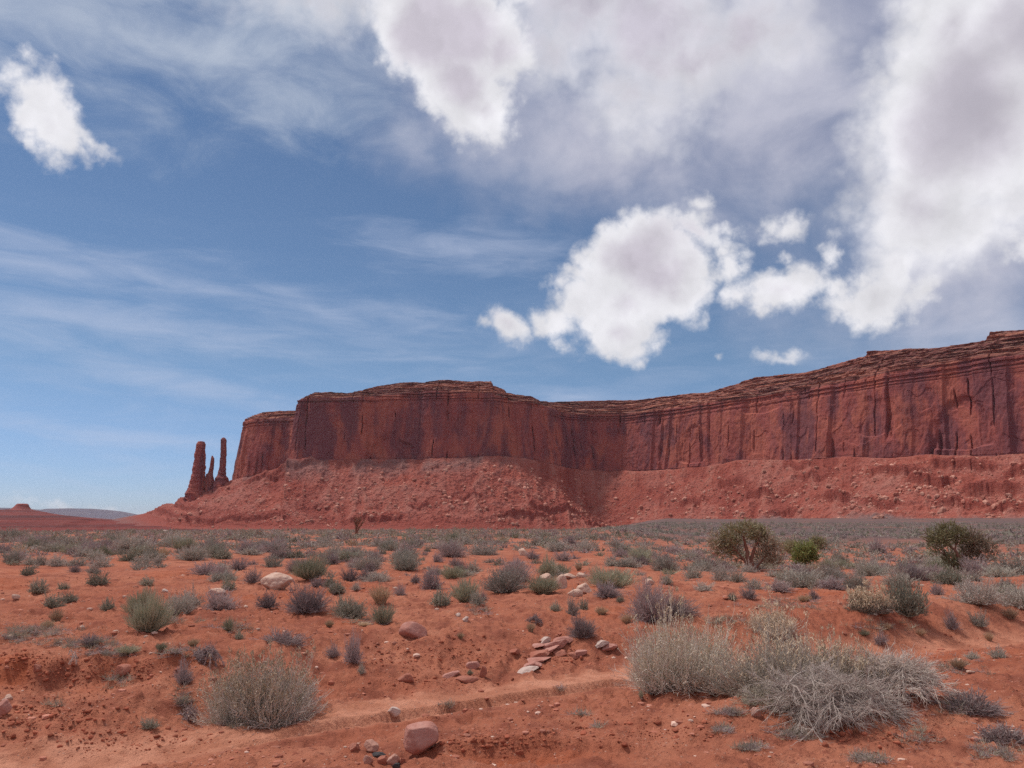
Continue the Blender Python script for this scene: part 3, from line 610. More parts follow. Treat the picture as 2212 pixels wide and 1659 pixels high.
def small_butte():
    rows = [(1088, 39, 57), (1089.5, 37, 60), (1094, 33, 61), (1099, 27, 64), (1104, 18, 74)]; Y = 3000
    n = 36; a = np.linspace(0, 2 * np.pi, n, endpoint=False); pr = np.array(rows); m = 26; rr = np.linspace(pr[0, 0], pr[-1, 0], m); V = []
    for r in rr:
        l, q = at(np.interp(r, pr[:, 0], pr[:, 1]), r, Y), at(np.interp(r, pr[:, 0], pr[:, 2]), r, Y); c = (l + q) / 2; w = (q[0] - l[0]) / 2
        V.append(np.stack([c[0] + w * np.cos(a) * (1 + .06 * n2(a * 2, 0 * a + r, 3)), c[1] + w * np.sin(a), np.full(n, c[2])], -1))
    V = np.array(V).reshape(-1, 3); V = np.vstack([V, V[:n].mean(0, keepdims=True) + [[0, 0, .5]]])
    tri = np.stack([np.full(n, len(V) - 1), np.arange(n), (np.arange(n) + 1) % n], -1)
    o = link('butte', mesh('butte', V, [grid_faces(m, n, True), tri], MATS['sandstone_wall'], False, {'strat': np.full(len(V), .5)}))
    tag(o, 'tiny flat-topped red butte on the hill at the far left edge', 'butte')
small_butte()
mat_stone('far_plateau', (.09, .06, .08), (.12, .08, .095), (.07, .05, .065), .0015)  # part of the bluish distance haze is painted into this purple albedo
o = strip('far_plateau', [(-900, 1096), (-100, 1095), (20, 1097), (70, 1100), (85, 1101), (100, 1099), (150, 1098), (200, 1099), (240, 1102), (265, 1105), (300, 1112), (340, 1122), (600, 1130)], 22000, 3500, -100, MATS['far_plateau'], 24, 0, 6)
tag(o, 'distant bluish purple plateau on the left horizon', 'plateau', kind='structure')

# ------------------------------------------------------------------ plants: bundles of thin stems
def tubes(P, R, sides, rs):                             # P (N,K,3) paths, R (N,K) radii
    N, K, _ = P.shape
    T = np.gradient(P, axis=1); T /= np.linalg.norm(T, axis=2)[..., None] + 1e-9
    ref = rs.normal(size=(N, 1, 3)); B1 = np.cross(T, np.broadcast_to(ref, T.shape)); B1 /= np.linalg.norm(B1, axis=2)[..., None] + 1e-9; B2 = np.cross(T, B1)
    if sides == 2: V = np.stack([P - B1 * R[..., None], P + B1 * R[..., None]], 2)
    else:
        a = np.arange(sides) / sides * 2 * np.pi
        V = P[:, :, None] + (B1[:, :, None] * np.cos(a)[:, None] + B2[:, :, None] * np.sin(a)[:, None]) * R[:, :, None, None]
    n = np.arange(N)[:, None, None] * K * sides; k = np.arange(K - 1)[None, :, None] * sides; j = np.arange(1 if sides == 2 else sides)[None, None, :]; j2 = (j + 1) % sides
    F = np.stack([n + k + j, n + k + j2, n + k + sides + j2, n + k + sides + j], -1).reshape(-1, 4)
    return V.reshape(-1, 3), F
def bez(A, C, B, K):
    t = np.linspace(0, 1, K)[None, :, None]; return A[:, None] * (1 - t) ** 2 + 2 * C[:, None] * t * (1 - t) + B[:, None] * t * t
def stems(rs, n, K, base=.22, up=.55, spread=1., lump=.22, fill=.45, droop=0.):
    """primary stems of a dome one unit high and one unit in half width"""
    ph = rs.uniform(0, 2 * np.pi, n); u = rs.uniform(0, 1, n) ** .6; th = u * np.pi * .5 * spread
    ln = rs.uniform(fill, 1., n) ** .5
    lob = 1 + lump * n3(np.stack([np.cos(ph) * np.sin(th) * 2, np.sin(ph) * np.sin(th) * 2, np.cos(th) * 2], -1) + rs.uniform(0, 90), 7) * 1.5
    E = np.stack([np.cos(ph) * np.sin(th), np.sin(ph) * np.sin(th), np.maximum(np.cos(th), 0) ** .8 + .02], -1) * (ln * lob)[:, None]
    b = rs.uniform(0, 1, n) ** .5 * base; bp = ph + rs.normal(0, .6, n)
    A = np.stack([b * np.cos(bp), b * np.sin(bp), 0 * b - .03], -1)
    C = A * .6 + E * np.array([.42, .42, up - .1]) + rs.normal(0, .05, (n, 3)); C[:, 2] = np.abs(C[:, 2])
    E[:, 2] -= droop * np.hypot(E[:, 0], E[:, 1]) ** 2; E[:, 2] = np.maximum(E[:, 2], .02)
    P = bez(A, C, E, K); P[:, 1:-1] += rs.normal(0, .018, (n, max(K - 2, 0), 3)); return P
def twigs(rs, P, n, K, ln=.22, up=.5, jit=.7, lo=.35):
    N, KK, _ = P.shape; i = rs.integers(0, N, n); t = rs.uniform(lo, .98, n) * (KK - 1); k = np.minimum(t.astype(int), KK - 2); f = (t - k)[:, None]
    A = P[i, k] * (1 - f) + P[i, k + 1] * f; d = P[i, k + 1] - P[i, k]; d /= np.linalg.norm(d, axis=1)[:, None] + 1e-9
    d = d + rs.normal(0, jit, (n, 3)) * .6; d[:, 2] += up; d /= np.linalg.norm(d, axis=1)[:, None]
    L = ln * rs.uniform(.5, 1.2, n)[:, None]; E = A + d * L; C = A + d * L * .5 + rs.normal(0, .12, (n, 3)) * L
    return bez(A, C, E, K)
def leaves(rs, P, n, size, lo=.3):
    N, K, _ = P.shape; i = rs.integers(0, N, n); t = rs.uniform(lo, 1, n) * (K - 1); k = np.minimum(t.astype(int), K - 2); f = (t - k)[:, None]
    A = P[i, k] * (1 - f) + P[i, k + 1] * f; a = rs.normal(size=(n, 3)); a[:, 2] += .6; a /= np.linalg.norm(a, axis=1)[:, None]
    bq = np.cross(a, rs.normal(size=(n, 3))); bq /= np.linalg.norm(bq, axis=1)[:, None]; s_ = size * rs.uniform(.6, 1.3, n)[:, None]
    V = np.stack([A, A + a * s_ * .5 + bq * s_ * .22, A + a * s_, A + a * s_ * .5 - bq * s_ * .22], 1).reshape(-1, 3)
    return V, np.arange(n * 4).reshape(n, 4)
def join(*parts):
    Vs, Fs, off = [], [], 0
    for v, f in parts: Vs.append(v); Fs.append(f + off); off += len(v)
    return np.concatenate(Vs), np.concatenate(Fs)
def taper(P, a, b_): return np.broadcast_to(np.linspace(a, b_, P.shape[1])[None], P.shape[:2])
def make_bush(kind, seed, lod):                         # lod 0 near, 1 middle, 2 far
    rs = np.random.default_rng(seed); q = (1., .42, .10, .035, .012)[lod]; w = (1., 1.5, 3.2, 5.2, 8.)[lod]; K = (5, 4, 3, 3, 2)[lod]
    n = lambda v: max(int(v * q), 8)
    if kind == 'sagebrush':
        P = stems(rs, n(420), K, .25, .5, 1., .5, .3); T = twigs(rs, P, n(2600), 3, .17, .35, .9)
        return join(tubes(P, taper(P, .010, .004) * w, 2, rs), tubes(T, taper(T, .006, .004) * w, 2, rs), leaves(rs, T, n(2800), .055 * w ** .6))
    if kind == 'dark_shrub':
        P = stems(rs, n(380), K, .3, .5, 1., .42, .4); T = twigs(rs, P, n(2400), 3, .14, .45, .8)
        return join(tubes(P, taper(P, .011, .005) * w, 2, rs), tubes(T, taper(T, .008, .005) * w, 2, rs), leaves(rs, T, n(4200), .065 * w ** .6))
    if kind == 'twiggy_shrub':
        P = stems(rs, n(520), K, .22, .55, 1.02, .5, .25); T = twigs(rs, P, n(3800), 3, .20, .3, 1.)
        return join(tubes(P, taper(P, .011, .004) * w, 2, rs), tubes(T, taper(T, .006, .0035) * w, 2, rs), leaves(rs, T, n(500), .04 * w ** .6))
    if kind == 'broom_shrub':
        P = stems(rs, n(900), K, .30, .58, .92, .5, .3); T = twigs(rs, P, n(3600), 3, .26, 1.1, .35)
        return join(tubes(P, taper(P, .010, .005) * w, 2, rs), tubes(T, taper(T, .006, .004) * w, 2, rs))
    if kind == 'grass_tuft':
        P = stems(rs, n(900), K, .3, .7, .75, .2, .3)
        return join(tubes(P, taper(P, .010, .004) * w, 2, rs))
BMAT = {'sagebrush': 'sage_leaf', 'dark_shrub': 'dark_leaf', 'twiggy_shrub': 'mauve_twig', 'broom_shrub': 'green_stem', 'grass_tuft': 'grass_dry'}
BUSH = {}
for kind in BMAT:
    for lod in range(5):
        BUSH[kind, lod] = [make_bush(kind, 1000 + 50 * lod + 7 * k + len(kind) * 131, lod) for k in range(4 if lod < 2 else 6)]
BME = {k: [mesh(k[0], v, f, MATS[BMAT[k[0]]]) for v, f in lst] for k, lst in BUSH.items() if k[1] < 2}

c4 = lambda u, v: (u * .336, 1123.2 + v * .336)         # readings taken from enlarged pieces of the photograph
c5 = lambda u, v: (691.2 + u * .336, 1123.2 + v * .336)
c6 = lambda u, v: (1347.8 + u * .3906, 1123.2 + v * .3906)
LAND = {}                                               # landmarks the labels refer to
def spot(cf, u, v, w, h):
    px, py = cf(u, v); k = {c4: .336, c5: .336, c6: .3906}[cf]; p = place(px, py); s = np.hypot(p[1], p[2] - EYE) / FPX * 1.0
    return p, w * k * s, h * k * s
# ------------------------------------------------------------------ stones
RS = np.random.default_rng(77)
def stone(name, cat, label, cf, u, v, w, h, mat, seed, sub=4, planes=10, soft=12., rough=.08, depth=.8, tilt=0., yaw=None, sink=.38, land=None, group=None, flat=.55, box=0, cuts=None):
    rs = np.random.default_rng(seed); p, W_, H_ = spot(cf, u, v, w, h)
    if name == 'flat_rock': H_ *= .72
    V, F = blob(max(sub, 4), rs, planes, (1, 1, 1), rough, flat, soft * 1.5, box=box, cuts=cuts)
    lo, hi = V.min(0), V.max(0); V = (V - (lo + hi) / 2) / (hi - lo)
    V = V * np.array([W_, W_ * depth, H_ * (1 + sink)]); V[:, 2] += H_ * (.5 - sink / 2)
    if tilt: 
        c, s = math.cos(tilt), math.sin(tilt); V = np.stack([V[:, 0] * c - V[:, 2] * s, V[:, 1], V[:, 0] * s + V[:, 2] * c], -1)
    o = link(name, mesh(name, V, F, MATS[mat], False), None, p); o.rotation_euler.z = RS.uniform(-.3, .3) if yaw is None else yaw
    tag(o, label, cat, group)
    if land: LAND[land] = (c6 if cf is c6 else cf)(u, v)
    return o
stone('boulder', 'boulder', 'rounded pinkish boulder lying alone in the foreground wash', c5, 650, 1490, 205, 150, 'stone_mauve', 6, 5, 12, 13, .045, .66, sink=.16, cuts=[(-1, -.1, .15, .80), (-.12, -.1, 1, .66), (.65, -.25, .75, .84), (1, -.1, -.05, .92), (.6, -.35, -.8, .78), (0, -1, .3, .70), (-.65, -.8, .1, .78), (0, 1, 0, .8), (.5, -.85, .0, .80)], land='round wash boulder', yaw=.2)
stone('stone', 'stone', 'pale grey angular stone beside the foreground wash line', c5, 475, 1258, 78, 44, 'stone_pale', 8, 3, 8, 30, .03, .7, land='pale angular stone')
stone('boulder', 'boulder', 'large pale pink boulder half hidden among shrubs on the left plain', c4, 1775, 445, 195, 100, 'boulder_tan', 11, 5, 12, 14, .06, .8, land='large pink boulder')
for k, (lab, a) in enumerate([
    ('tall cream boulder standing upright in the middle boulder cluster', (1543, 440, 92, 82)), ('low cream boulder at the left end of the middle boulder cluster', (1450, 385, 82, 36)),
    ('broad tan boulder at the right front of the middle boulder cluster', (1697, 472, 98, 60)), ('long flat tan slab lowest in the middle boulder cluster', (1640, 492, 100, 45)),
    ('flat pinkish slab at the back of the middle boulder cluster', (1600, 372, 90, 28)), ('thin pale slab at the back right of the middle boulder cluster', (1680, 368, 70, 26)),
    ('lone tan boulder in dense scrub behind the boulder cluster', (1305, 228, 58, 44)), ('small pink stone right of the big green broom shrub', (2122, 410, 62, 30))]):
    stone('boulder', 'boulder', lab, c5, *a, 'boulder_tan', 20 + k, 4, 12, 12, .07, .8, land='middle boulder cluster' if k == 2 else None)
stone('boulder', 'boulder', 'smooth mauve boulder sunk into the red slope', c5, 590, 745, 170, 80, 'stone_mauve', 41, 4, 6, 9, .04, .6, tilt=-.35, sink=.5, land='sunken mauve boulder')
stone('stone', 'stone', 'small white stone on the red slope, lower of two', c5, 935, 652, 40, 28, 'stone_pale', 42, 3)
stone('stone', 'stone', 'small flat stone on the red slope, upper of two', c5, 888, 617, 36, 18, 'stone_pale', 43, 3)
stone('stone', 'stone', 'flat red slab alone at the foot of the slope', c5, 552, 1036, 96, 44, 'stone_red', 44, 3, 9, 30, .03, .6, land='flat red slab')
stone('stone', 'stone', 'dark red upright block beside low flat slabs', c5, 1050, 1008, 50, 60, 'stone_red', 45, 3, 9, 40, .03, .7)
stone('stone', 'stone', 'long red slab rising right, left of the upright block', c5, 830, 1016, 140, 26, 'stone_mauve', 46, 3, 10, 30, .03, .5, tilt=.3)
stone('stone', 'stone', 'low rounded reddish slab in front of the upright block', c5, 940, 1044, 150, 42, 'stone_red', 47, 3, 10, 20, .04, .6, tilt=.05)
stone('stone', 'stone', 'small pink slab behind the upright red block', c5, 985, 950, 90, 36, 'stone_mauve', 48, 3, 10, 24, .04, .6)
stone('stone', 'stone', 'red block embedded in the crumbling left bank', c4, 795, 1000, 120, 62, 'stone_red', 51, 3, 9, 34, .04, .7, land='left bank block')
stone('stone', 'stone', 'small tan stone on the left bank near the frame edge', c4, 238, 968, 44, 34, 'stone_red', 52, 3)
stone('stone', 'stone', 'pale pebble-like stone on the left bank, right of a pair', c4, 55, 1158, 46, 28, 'boulder_tan', 53, 3)
stone('stone', 'stone', 'pale pebble-like stone on the left bank, left of a pair', c4, 22, 1170, 40, 24, 'boulder_tan', 54, 3)
stone('boulder', 'boulder', 'mauve boulder cut by the left edge of the photo', c4, 18, 1240, 90, 66, 'stone_mauve', 55, 4)
stone('stone', 'stone', 'small pink stone at the foot of the sprawling dead shrub', c6, 733, 1092, 50, 44, 'boulder_pink', 56, 3)
stone('stone', 'stone', 'pale flat stone on bare sand right of the dead shrub', c6, 1918, 848, 40, 14, 'boulder_tan', 57, 3)
stone('boulder', 'boulder', 'red boulder beside the left foot of the bushy juniper', c6, 505, 205, 34, 30, 'stone_red', 58, 3)
stone('boulder', 'boulder', 'pale boulder against the trunk of the right juniper', c6, 1905, 278, 50, 45, 'boulder_tan', 59, 3)
stone('boulder', 'boulder', 'tan boulder right of the bushy juniper', c6, 905, 288, 50, 26, 'boulder_tan', 60, 3)
stone('boulder', 'boulder', 'rusty orange boulder among scrub at the far left', c4, 572, 128, 50, 24, 'stone_red', 61, 3)
stone('boulder', 'boulder', 'white topped boulder in scrub behind the yellow tuft', c4, 1065, 82, 44, 18, 'stone_pale', 62, 3)
stone('stone', 'stone', 'pale flat stone on the left plain near sagebrush pair', c4, 1395, 470, 110, 30, 'boulder_tan', 63, 3)
stone('stone', 'stone', 'tiny pale stone on open sand of the left plain', c4, 1062, 462, 40, 18, 'stone_pale', 64, 3)
stone('stone', 'stone', 'small tan stone near the left edge on open sand', c4, 100, 512, 50, 24, 'boulder_tan', 65, 3)
for k, (u, v, w, h, t, mt) in enumerate([(1330, 975, 150, 34, .22, 'stone_pale'), (1350, 945, 170, 34, .24, 'stone_mauve'), (1400, 905, 170, 34, .24, 'stone_mauve'), (1415, 868, 150, 36, .24, 'stone_red'), (1470, 845, 150, 34, .26, 'stone_mauve'),
    (1400, 818, 110, 26, .3, 'stone_mauve'), (1445, 780, 80, 30, .5, 'stone_pale'), (1510, 812, 170, 44, .28, 'stone_mauve'), (1560, 775, 150, 36, .3, 'stone_mauve'), (1625, 880, 80, 34, .1, 'stone_red'),
    (1675, 862, 90, 32, .15, 'stone_mauve'), (1810, 808, 100, 34, .25, 'stone_pale'), (1865, 830, 110, 44, .2, 'stone_mauve'), (1240, 850, 90, 26, .1, 'stone_red'), (1530, 870, 110, 30, .2, 'stone_red')]):
    lab = {0: 'grey topped slab lowest in the tilted slab ledge', 6: 'cream slab standing steepest on the tilted slab ledge', 11: 'cream slab on the right hand end of the slab ledge', 13: 'lone red slab left of the tilted slab ledge'}.get(k, 'tilted mauve or red sandstone slab in the low slab ledge of the central slope')
    stone('flat_rock', 'rock', lab, c5, u, v, w, h, mt, 200 + k, 3, 8, 26, .07, .8, box=.58, tilt=t, yaw=RS.uniform(-.2, .2), sink=.7, group='tilted slabs in the ledge on the central slope', land='tilted slab ledge' if k == 7 else None)
for k, (u, v, w, h, mt) in enumerate([(330, 1475, 90, 50, 'boulder_pink'), (220, 1480, 60, 36, 'stone_red'), (310, 1560, 60, 40, 'boulder_pink'), (470, 1560, 80, 44, 'boulder_pink'), (400, 1570, 60, 44, 'stone_red'), (530, 1560, 36, 26, 'stone_red')]):
    stone('stone', 'stone', 'small pinkish rubble stone in the pile at the bottom edge', c5, u, v, w, h, mt, 240 + k, 3, 9, 40, .08, .8, flat=.45, group='rubble stones at the bottom edge of the photo')
stone('charred_wood', 'charred wood', 'black charred chunk right of the rubble pile, upper', c5, 375, 1520, 90, 22, 'charcoal', 261, 3, 12, 26, .16, .5)
stone('charred_wood', 'charred wood', 'black charred chunk at the bottom edge, lower', c5, 490, 1588, 50, 22, 'charcoal', 262, 3, 12, 26, .16, .6)

# ------------------------------------------------------------------ the big shrubs in front
def hero(name, label, cf, u, v, w, h, seed, cat='shrub', green=5200, dead=900, seedn=2600, spread=.98, mats=('rabbit_green', 'seed_tan', 'dead_wood'), land=None, sink=.04, ups=.8, depth=.8, lobes=7):
    rs = np.random.default_rng(seed); p, W_, H_ = spot(cf, u, v, w, h); p = p + np.array([0, W_ * .22, 0]); p[2] = hz(p[0], p[1])[0]
    dim = np.array([W_ / 2, W_ / 2 * depth, H_ * .80])
    root = empty(name, p - np.array([0, 0, sink])); tag(root, label, cat)
    if green:
        Ps, Ts = [], []; ns = lobes
        for q in range(ns):
            an = q / ns * 6.283 + rs.uniform(-.5, .5); off = rs.uniform(.25, .55) * (q > 0); sc = rs.uniform(.45, .74) if q else .9
            sh = np.array([math.cos(an), math.sin(an)])
            P = stems(rs, int(green * .2 / ns), 7, .26, .5, spread, .40, .25); P[:, 1:-1] += rs.normal(0, .022, (len(P), 5, 3))
            T = twigs(rs, P, green // ns, 4, .30, ups, .6, .25)
            for L, Q in ((Ps, P), (Ts, T)):
                Q = Q * np.array([sc, sc, sc * rs.uniform(.9, 1.12)]); Q[..., :2] += sh * off + sh * off * .5 * Q[..., 2:3]; L.append(Q)
        P, T = np.concatenate(Ps), np.concatenate(Ts)
        P, T = P * dim, T * dim
        link('green_twigs', mesh('green_twigs', *(lambda a: a)(join(tubes(P, taper(P, .0036, .0016), 3, rs), tubes(T, taper(T, .0022, .0012), 3, rs), leaves(rs, T, green, .022))), MATS[mats[0]], False, {'tint': np.zeros(0)} if 0 else None), root)
        if seedn:
            top = T[:, -1]; kk = rs.choice(len(top), seedn, p=(lambda q: q / q.sum())(np.maximum(top[:, 2], 0) ** 2.5 + 1e-6))
            A = top[kk] + rs.normal(0, .012, (seedn, 3)); q = np.stack([A, A + rs.normal(0, .5, (seedn, 3)) * .02 + [0, 0, .02], A + [0, 0, .04] + rs.normal(0, .012, (seedn, 3))], 1)
            link('seed_heads', mesh('seed_heads', *tubes(q, np.broadcast_to(np.array([.0015, .0045, .002])[None], q.shape[:2]), 3, rs), MATS[mats[1]]), root)
    if dead:
        P = stems(rs, int(dead * .4), 6, .3, .45, 1.04, .3, .25); T = twigs(rs, P, dead * 3, 4, .2, .1, 1., .2)
        P, T = P * dim * [1, 1, .72], T * dim * [1, 1, .72]; T[..., 2] = np.maximum(T[..., 2], -.02)
        link('dead_stems', mesh('dead_stems', *join(tubes(P, taper(P, .0046, .0018), 3, rs), tubes(T, taper(T, .0024, .0012), 3, rs)), MATS[mats[2]]), root)
    if land: LAND[land] = cf(u, v)
    return root
def sprawl(name, label, cf, u, v, w, h, seed, n=260, m=3600, crown=.7, mat='dead_wood', cat='dead shrub', span=(0, 6.3), thick=1., reach=.35, land=None):
    """dead branches that arch over from a crown and hang to the ground"""
    rs = np.random.default_rng(seed); p, W_, H_ = spot(cf, u, v, w, h); p = p + np.array([0, W_ * .12, 0]); p[2] = hz(p[0], p[1])[0]
    ph = rs.uniform(*span, n); R_ = rs.uniform(reach, 1.05, n)
    cx_ = np.array([[-.22, .05], [.2, .1], [.0, -.05], [.42, .0], [-.45, .1]])[rs.integers(0, 5, n)]
    A = np.concatenate([cx_ + rs.normal(0, .05, (n, 2)), rs.uniform(.05, crown * .6, n)[:, None]], 1)
    E = np.stack([np.cos(ph) * R_, np.sin(ph) * R_, np.where(rs.uniform(0, 1, n) < .35, rs.uniform(.2, .8, n), rs.uniform(-.02, .25, n)) * (1.2 - R_)], -1)
    C = A * .5 + E * .5; C[:, 2] = crown * rs.uniform(.45, 1.35, n)
    P = bez(A, C, E, 9); P[:, 1:-1] += rs.normal(0, .022, (n, 7, 3))
    M = twigs(rs, P, n * 9, 5, .36, -.05, .75, .15); T = twigs(rs, M, m, 4, .17, -.02, .8, .15); dim = np.array([W_ / 2, W_ / 2 * .8, H_])
    P, M, T = P * dim, M * dim, T * dim
    gz_ = lambda Q: np.maximum(Q[..., 2], hz((Q[..., 0] + p[0]).ravel(), (Q[..., 1] + p[1]).ravel()).reshape(Q.shape[:2]) - p[2] + .004)
    P[..., 2] = gz_(P); M[..., 2] = gz_(M); T[..., 2] = gz_(T)
    root = empty(name, p); tag(root, label, cat)
    big_, fin_ = join(tubes(P, taper(P, .0075, .002) * thick, 5, rs), tubes(M, taper(M, .0034, .0014) * thick, 4, rs)), tubes(T, taper(T, .0019, .0009) * thick, 3, rs)
    if n < 40: link('branches', mesh('branches', *join(big_, fin_), MATS[mat]), root)
    else: link('branches', mesh('branches', *big_, MATS[mat]), root); link('fine_twigs', mesh('fine_twigs', *fin_, MATS[mat]), root)
    if land: LAND[land] = cf(u, v)
    return root
hero('rabbitbrush', 'big pale rabbitbrush standing alone beside the wash, tan tops', c4, 1680, 1345, 740, 590, 301, green=6500, dead=900, seedn=3200, land='lone big rabbitbrush')
hero('rabbitbrush', 'big pale rabbitbrush beside the sand mound, left one of the clump', c6, 335, 955, 680, 520, 302, green=6500, dead=800, seedn=1600 , land='left big rabbitbrush')
hero('rabbitbrush', 'tallest rabbitbrush in the middle of the big right clump', c6, 985, 960, 840, 480, 303, green=6500, dead=700, seedn=1500 , land='big right clump')
hero('rabbitbrush', 'thin upright rabbitbrush at the back of the big right clump', c6, 870, 690, 330, 190, 304, green=2600, dead=150, seedn=1400, spread=.8, lobes=4)
sprawl('dead_shrub', 'grey dead shrub with bare branches hanging over the sand mound', c6, 1150, 1140, 800, 300, 305, 80, 9500, .8, land='hanging dead shrub')
hero('rabbitbrush', 'straw coloured rabbitbrush between hanging and flat dead shrubs', c6, 1290, 985, 460, 420, 319, green=3600, dead=400, seedn=1200, lobes=5)
hero('twiggy_shrub', 'brownish twiggy skirt under the middle of the big right clump', c6, 860, 1075, 420, 200, 306, green=0, dead=1000, mats=('', '', 'pale_twig'))
sprawl('dead_shrub', 'grey dead shrub lying flat at the right end of the big clump', c6, 1540, 1000, 640, 260, 307, 64, 7500, .75, land='flat dead shrub')
hero('twiggy_shrub', 'low dark twiggy shrub right of the flat dead shrub', c6, 1960, 1090, 380, 190, 308, green=0, dead=900, mats=('', '', 'mauve_twig'))
hero('twiggy_shrub', 'low dark twiggy shrub in the bottom right corner', c6, 2150, 1230, 300, 170, 309, green=0, dead=900, mats=('', '', 'mauve_twig'))
hero('rabbitbrush', 'pale yellowish round rabbitbrush behind the big right clump', c6, 1395, 540, 270, 175, 310, green=3000, dead=200, seedn=2600, spread=.95, mats=('pale_twig', 'seed_tan', 'dead_wood'), land='pale yellowish rabbitbrush')
hero('twiggy_shrub', 'wide purple grey twiggy shrub left of the big right clump', c6, 265, 545, 440, 200, 311, green=0, dead=1300, mats=('', '', 'mauve_twig'), land='wide purple grey shrub')
hero('twiggy_shrub', 'purple grey twiggy shrub on the bank behind the lone rabbitbrush', c4, 1790, 790, 360, 190, 312, green=0, dead=800, mats=('', '', 'mauve_twig'))
sprawl('dead_shrub', 'tangle of dead purple twigs on the lip of the left bank', c4, 1320, 935, 210, 130, 313, 26, 1500, .8, 'mauve_twig')
sprawl('dead_shrub', 'dark fallen twigs trailing down the left gully beside the lone rabbitbrush', c4, 1215, 1290, 130, 130, 314, 20, 900, .4, 'mauve_twig')
sprawl('dead_shrub', 'thin weathered dead branch leaning over the left bank', c4, 455, 960, 110, 110, 315, 4, 40, .8, 'dead_wood', thick=.8)
sprawl('dead_shrub', 'dark dry twigs fallen diagonally on the central slope', c5, 1375, 665, 110, 90, 316, 14, 500, .5, 'mauve_twig')

# ------------------------------------------------------------------ trees
def tree(name, label, cat, cf, u, v, w, h, seed, trunks, clumps, leaf_n, leaf_s, land=None, group=None):
    """trunks: lists of (x, z, radius) in crop units from the base; clumps: (x, z, rx, rz, depth, material)"""
    rs = np.random.default_rng(seed); p, W_, H_ = spot(cf, u, v, w, h); k = W_ / w
    root = empty(name, p); tag(root, label, cat, group)
    tv = []
    ends = []
    for tr in trunks:
        q = np.array([[x, rs.normal(0, 8) * (i > 0), z] for i, (x, z, r) in enumerate(tr)]) * k; rr = np.array([r for *_, r in tr]) * k
        t = np.linspace(0, len(q) - 1, 14); Pq = np.stack([np.interp(t, np.arange(len(q)), q[:, j]) for j in range(3)], -1); Pq[1:-1] += rs.normal(0, 1.6 * k, (12, 3))
        tv.append(tubes(Pq[None], np.interp(t, np.arange(len(q)), rr)[None], 8, rs)); ends.append(Pq)
    allp = np.concatenate(ends)
    for (x, z, rx, rz, dy, mt) in clumps:               # limbs from the nearest spot of a trunk into each clump
        c = np.array([x, dy, z]) * k; cand = allp[allp[:, 2] < c[2] + .05]; a = cand[np.argmin(np.linalg.norm(cand - c, axis=1) + .4 * cand[:, 2])]
        for _ in range(3):
            e = c + rs.normal(0, .35, 3) * np.array([rx, rx, rz]) * k; mid = (a + e) / 2 + rs.normal(0, .08, 3) * np.linalg.norm(e - a) + [0, 0, .1 * np.linalg.norm(e - a)]
            L = bez(a[None], mid[None], e[None], 7); tv.append(tubes(L, taper(L, 3.2 * k, 1. * k), 5, rs))
    link('trunk', mesh('trunk', *join(*tv), MATS['bark'], True), root)
    tot = sum(c[2] * c[3] for c in clumps)
    for mt in sorted({c[5] for c in clumps}):
        parts = []
        for (x, z, rx, rz, dy, m_) in clumps:
            if m_ != mt: continue
            n = int(.38 * leaf_n * rx * rz / tot); d = rs.normal(size=(n, 3)); d /= np.linalg.norm(d, axis=1)[:, None]; d *= (rs.uniform(.12, 1, n) ** .45)[:, None]
            d *= (1 + .45 * n3(d * 2.2 + rs.uniform(0, 50), 5) * 1.6)[:, None]
            keep = fb3(d * 3.0 + rs.uniform(0, 90, 3), 2, 6) > -.02; d = d[keep]
            Pq = np.array([x, dy, z]) * k + d * np.array([rx, rx * .9, rz]) * k
            out = d / (np.linalg.norm(d, axis=1)[:, None] + .1); e = Pq + (out * .8 + rs.normal(0, .5, Pq.shape) + [0, 0, .5]) * leaf_s * k * 2.2
            tw = np.stack([Pq, (Pq + e) / 2 + rs.normal(0, .15, Pq.shape) * leaf_s * k, e], 1)
            parts.append(tubes(tw, np.broadcast_to(np.array([.25, .55, .2])[None] * leaf_s * k * .45, tw.shape[:2]), 2, rs)); parts.append(leaves(rs, tw, len(tw) * 2, leaf_s * k, .2))
        nm = {'juniper_leaf': 'crown', 'bush_green': 'crown', 'juniper_brown': 'dry_crown', 'mauve_twig': 'crown'}[mt]
        o = link(nm, mesh(nm, *join(*parts), MATS[mt]), root)
        if nm == 'dry_crown': o['label'] = 'brownish grey half of the crown'
    if land: LAND[land] = cf(u, v)
    return root
tree('juniper_tree', 'bushy juniper with thick reddish trunks, green left and brown right', 'tree', c6, 700, 285, 430, 260, 401,
     [[(0, -8, 15), (-8, 60, 13), (-14, 120, 10), (-30, 190, 5)], [(14, -8, 12), (10, 70, 10), (30, 130, 8), (55, 180, 4)], [(-8, -8, 8), (-30, 60, 6), (-70, 110, 4), (-100, 150, 3)], [(18, -6, 7), (55, 50, 5), (100, 90, 4), (130, 110, 2.5)]],
     [(-95, 195, 62, 50, 0, 'juniper_leaf'), (-20, 215, 65, 45, 0, 'juniper_leaf'), (40, 205, 55, 45, 10, 'juniper_leaf'), (-130, 120, 50, 50, 10, 'juniper_leaf'), (-165, 140, 50, 60, 20, 'juniper_brown'), (-70, 140, 50, 40, 40, 'juniper_leaf'), (95, 150, 60, 55, 0, 'juniper_brown'), (135, 90, 50, 60, 0, 'juniper_brown'), (85, 75, 55, 45, 30, 'juniper_brown'), (70, 190, 50, 45, 20, 'juniper_leaf'), (-60, 70, 40, 35, 60, 'juniper_brown')], 15000, 9, land='bushy juniper')
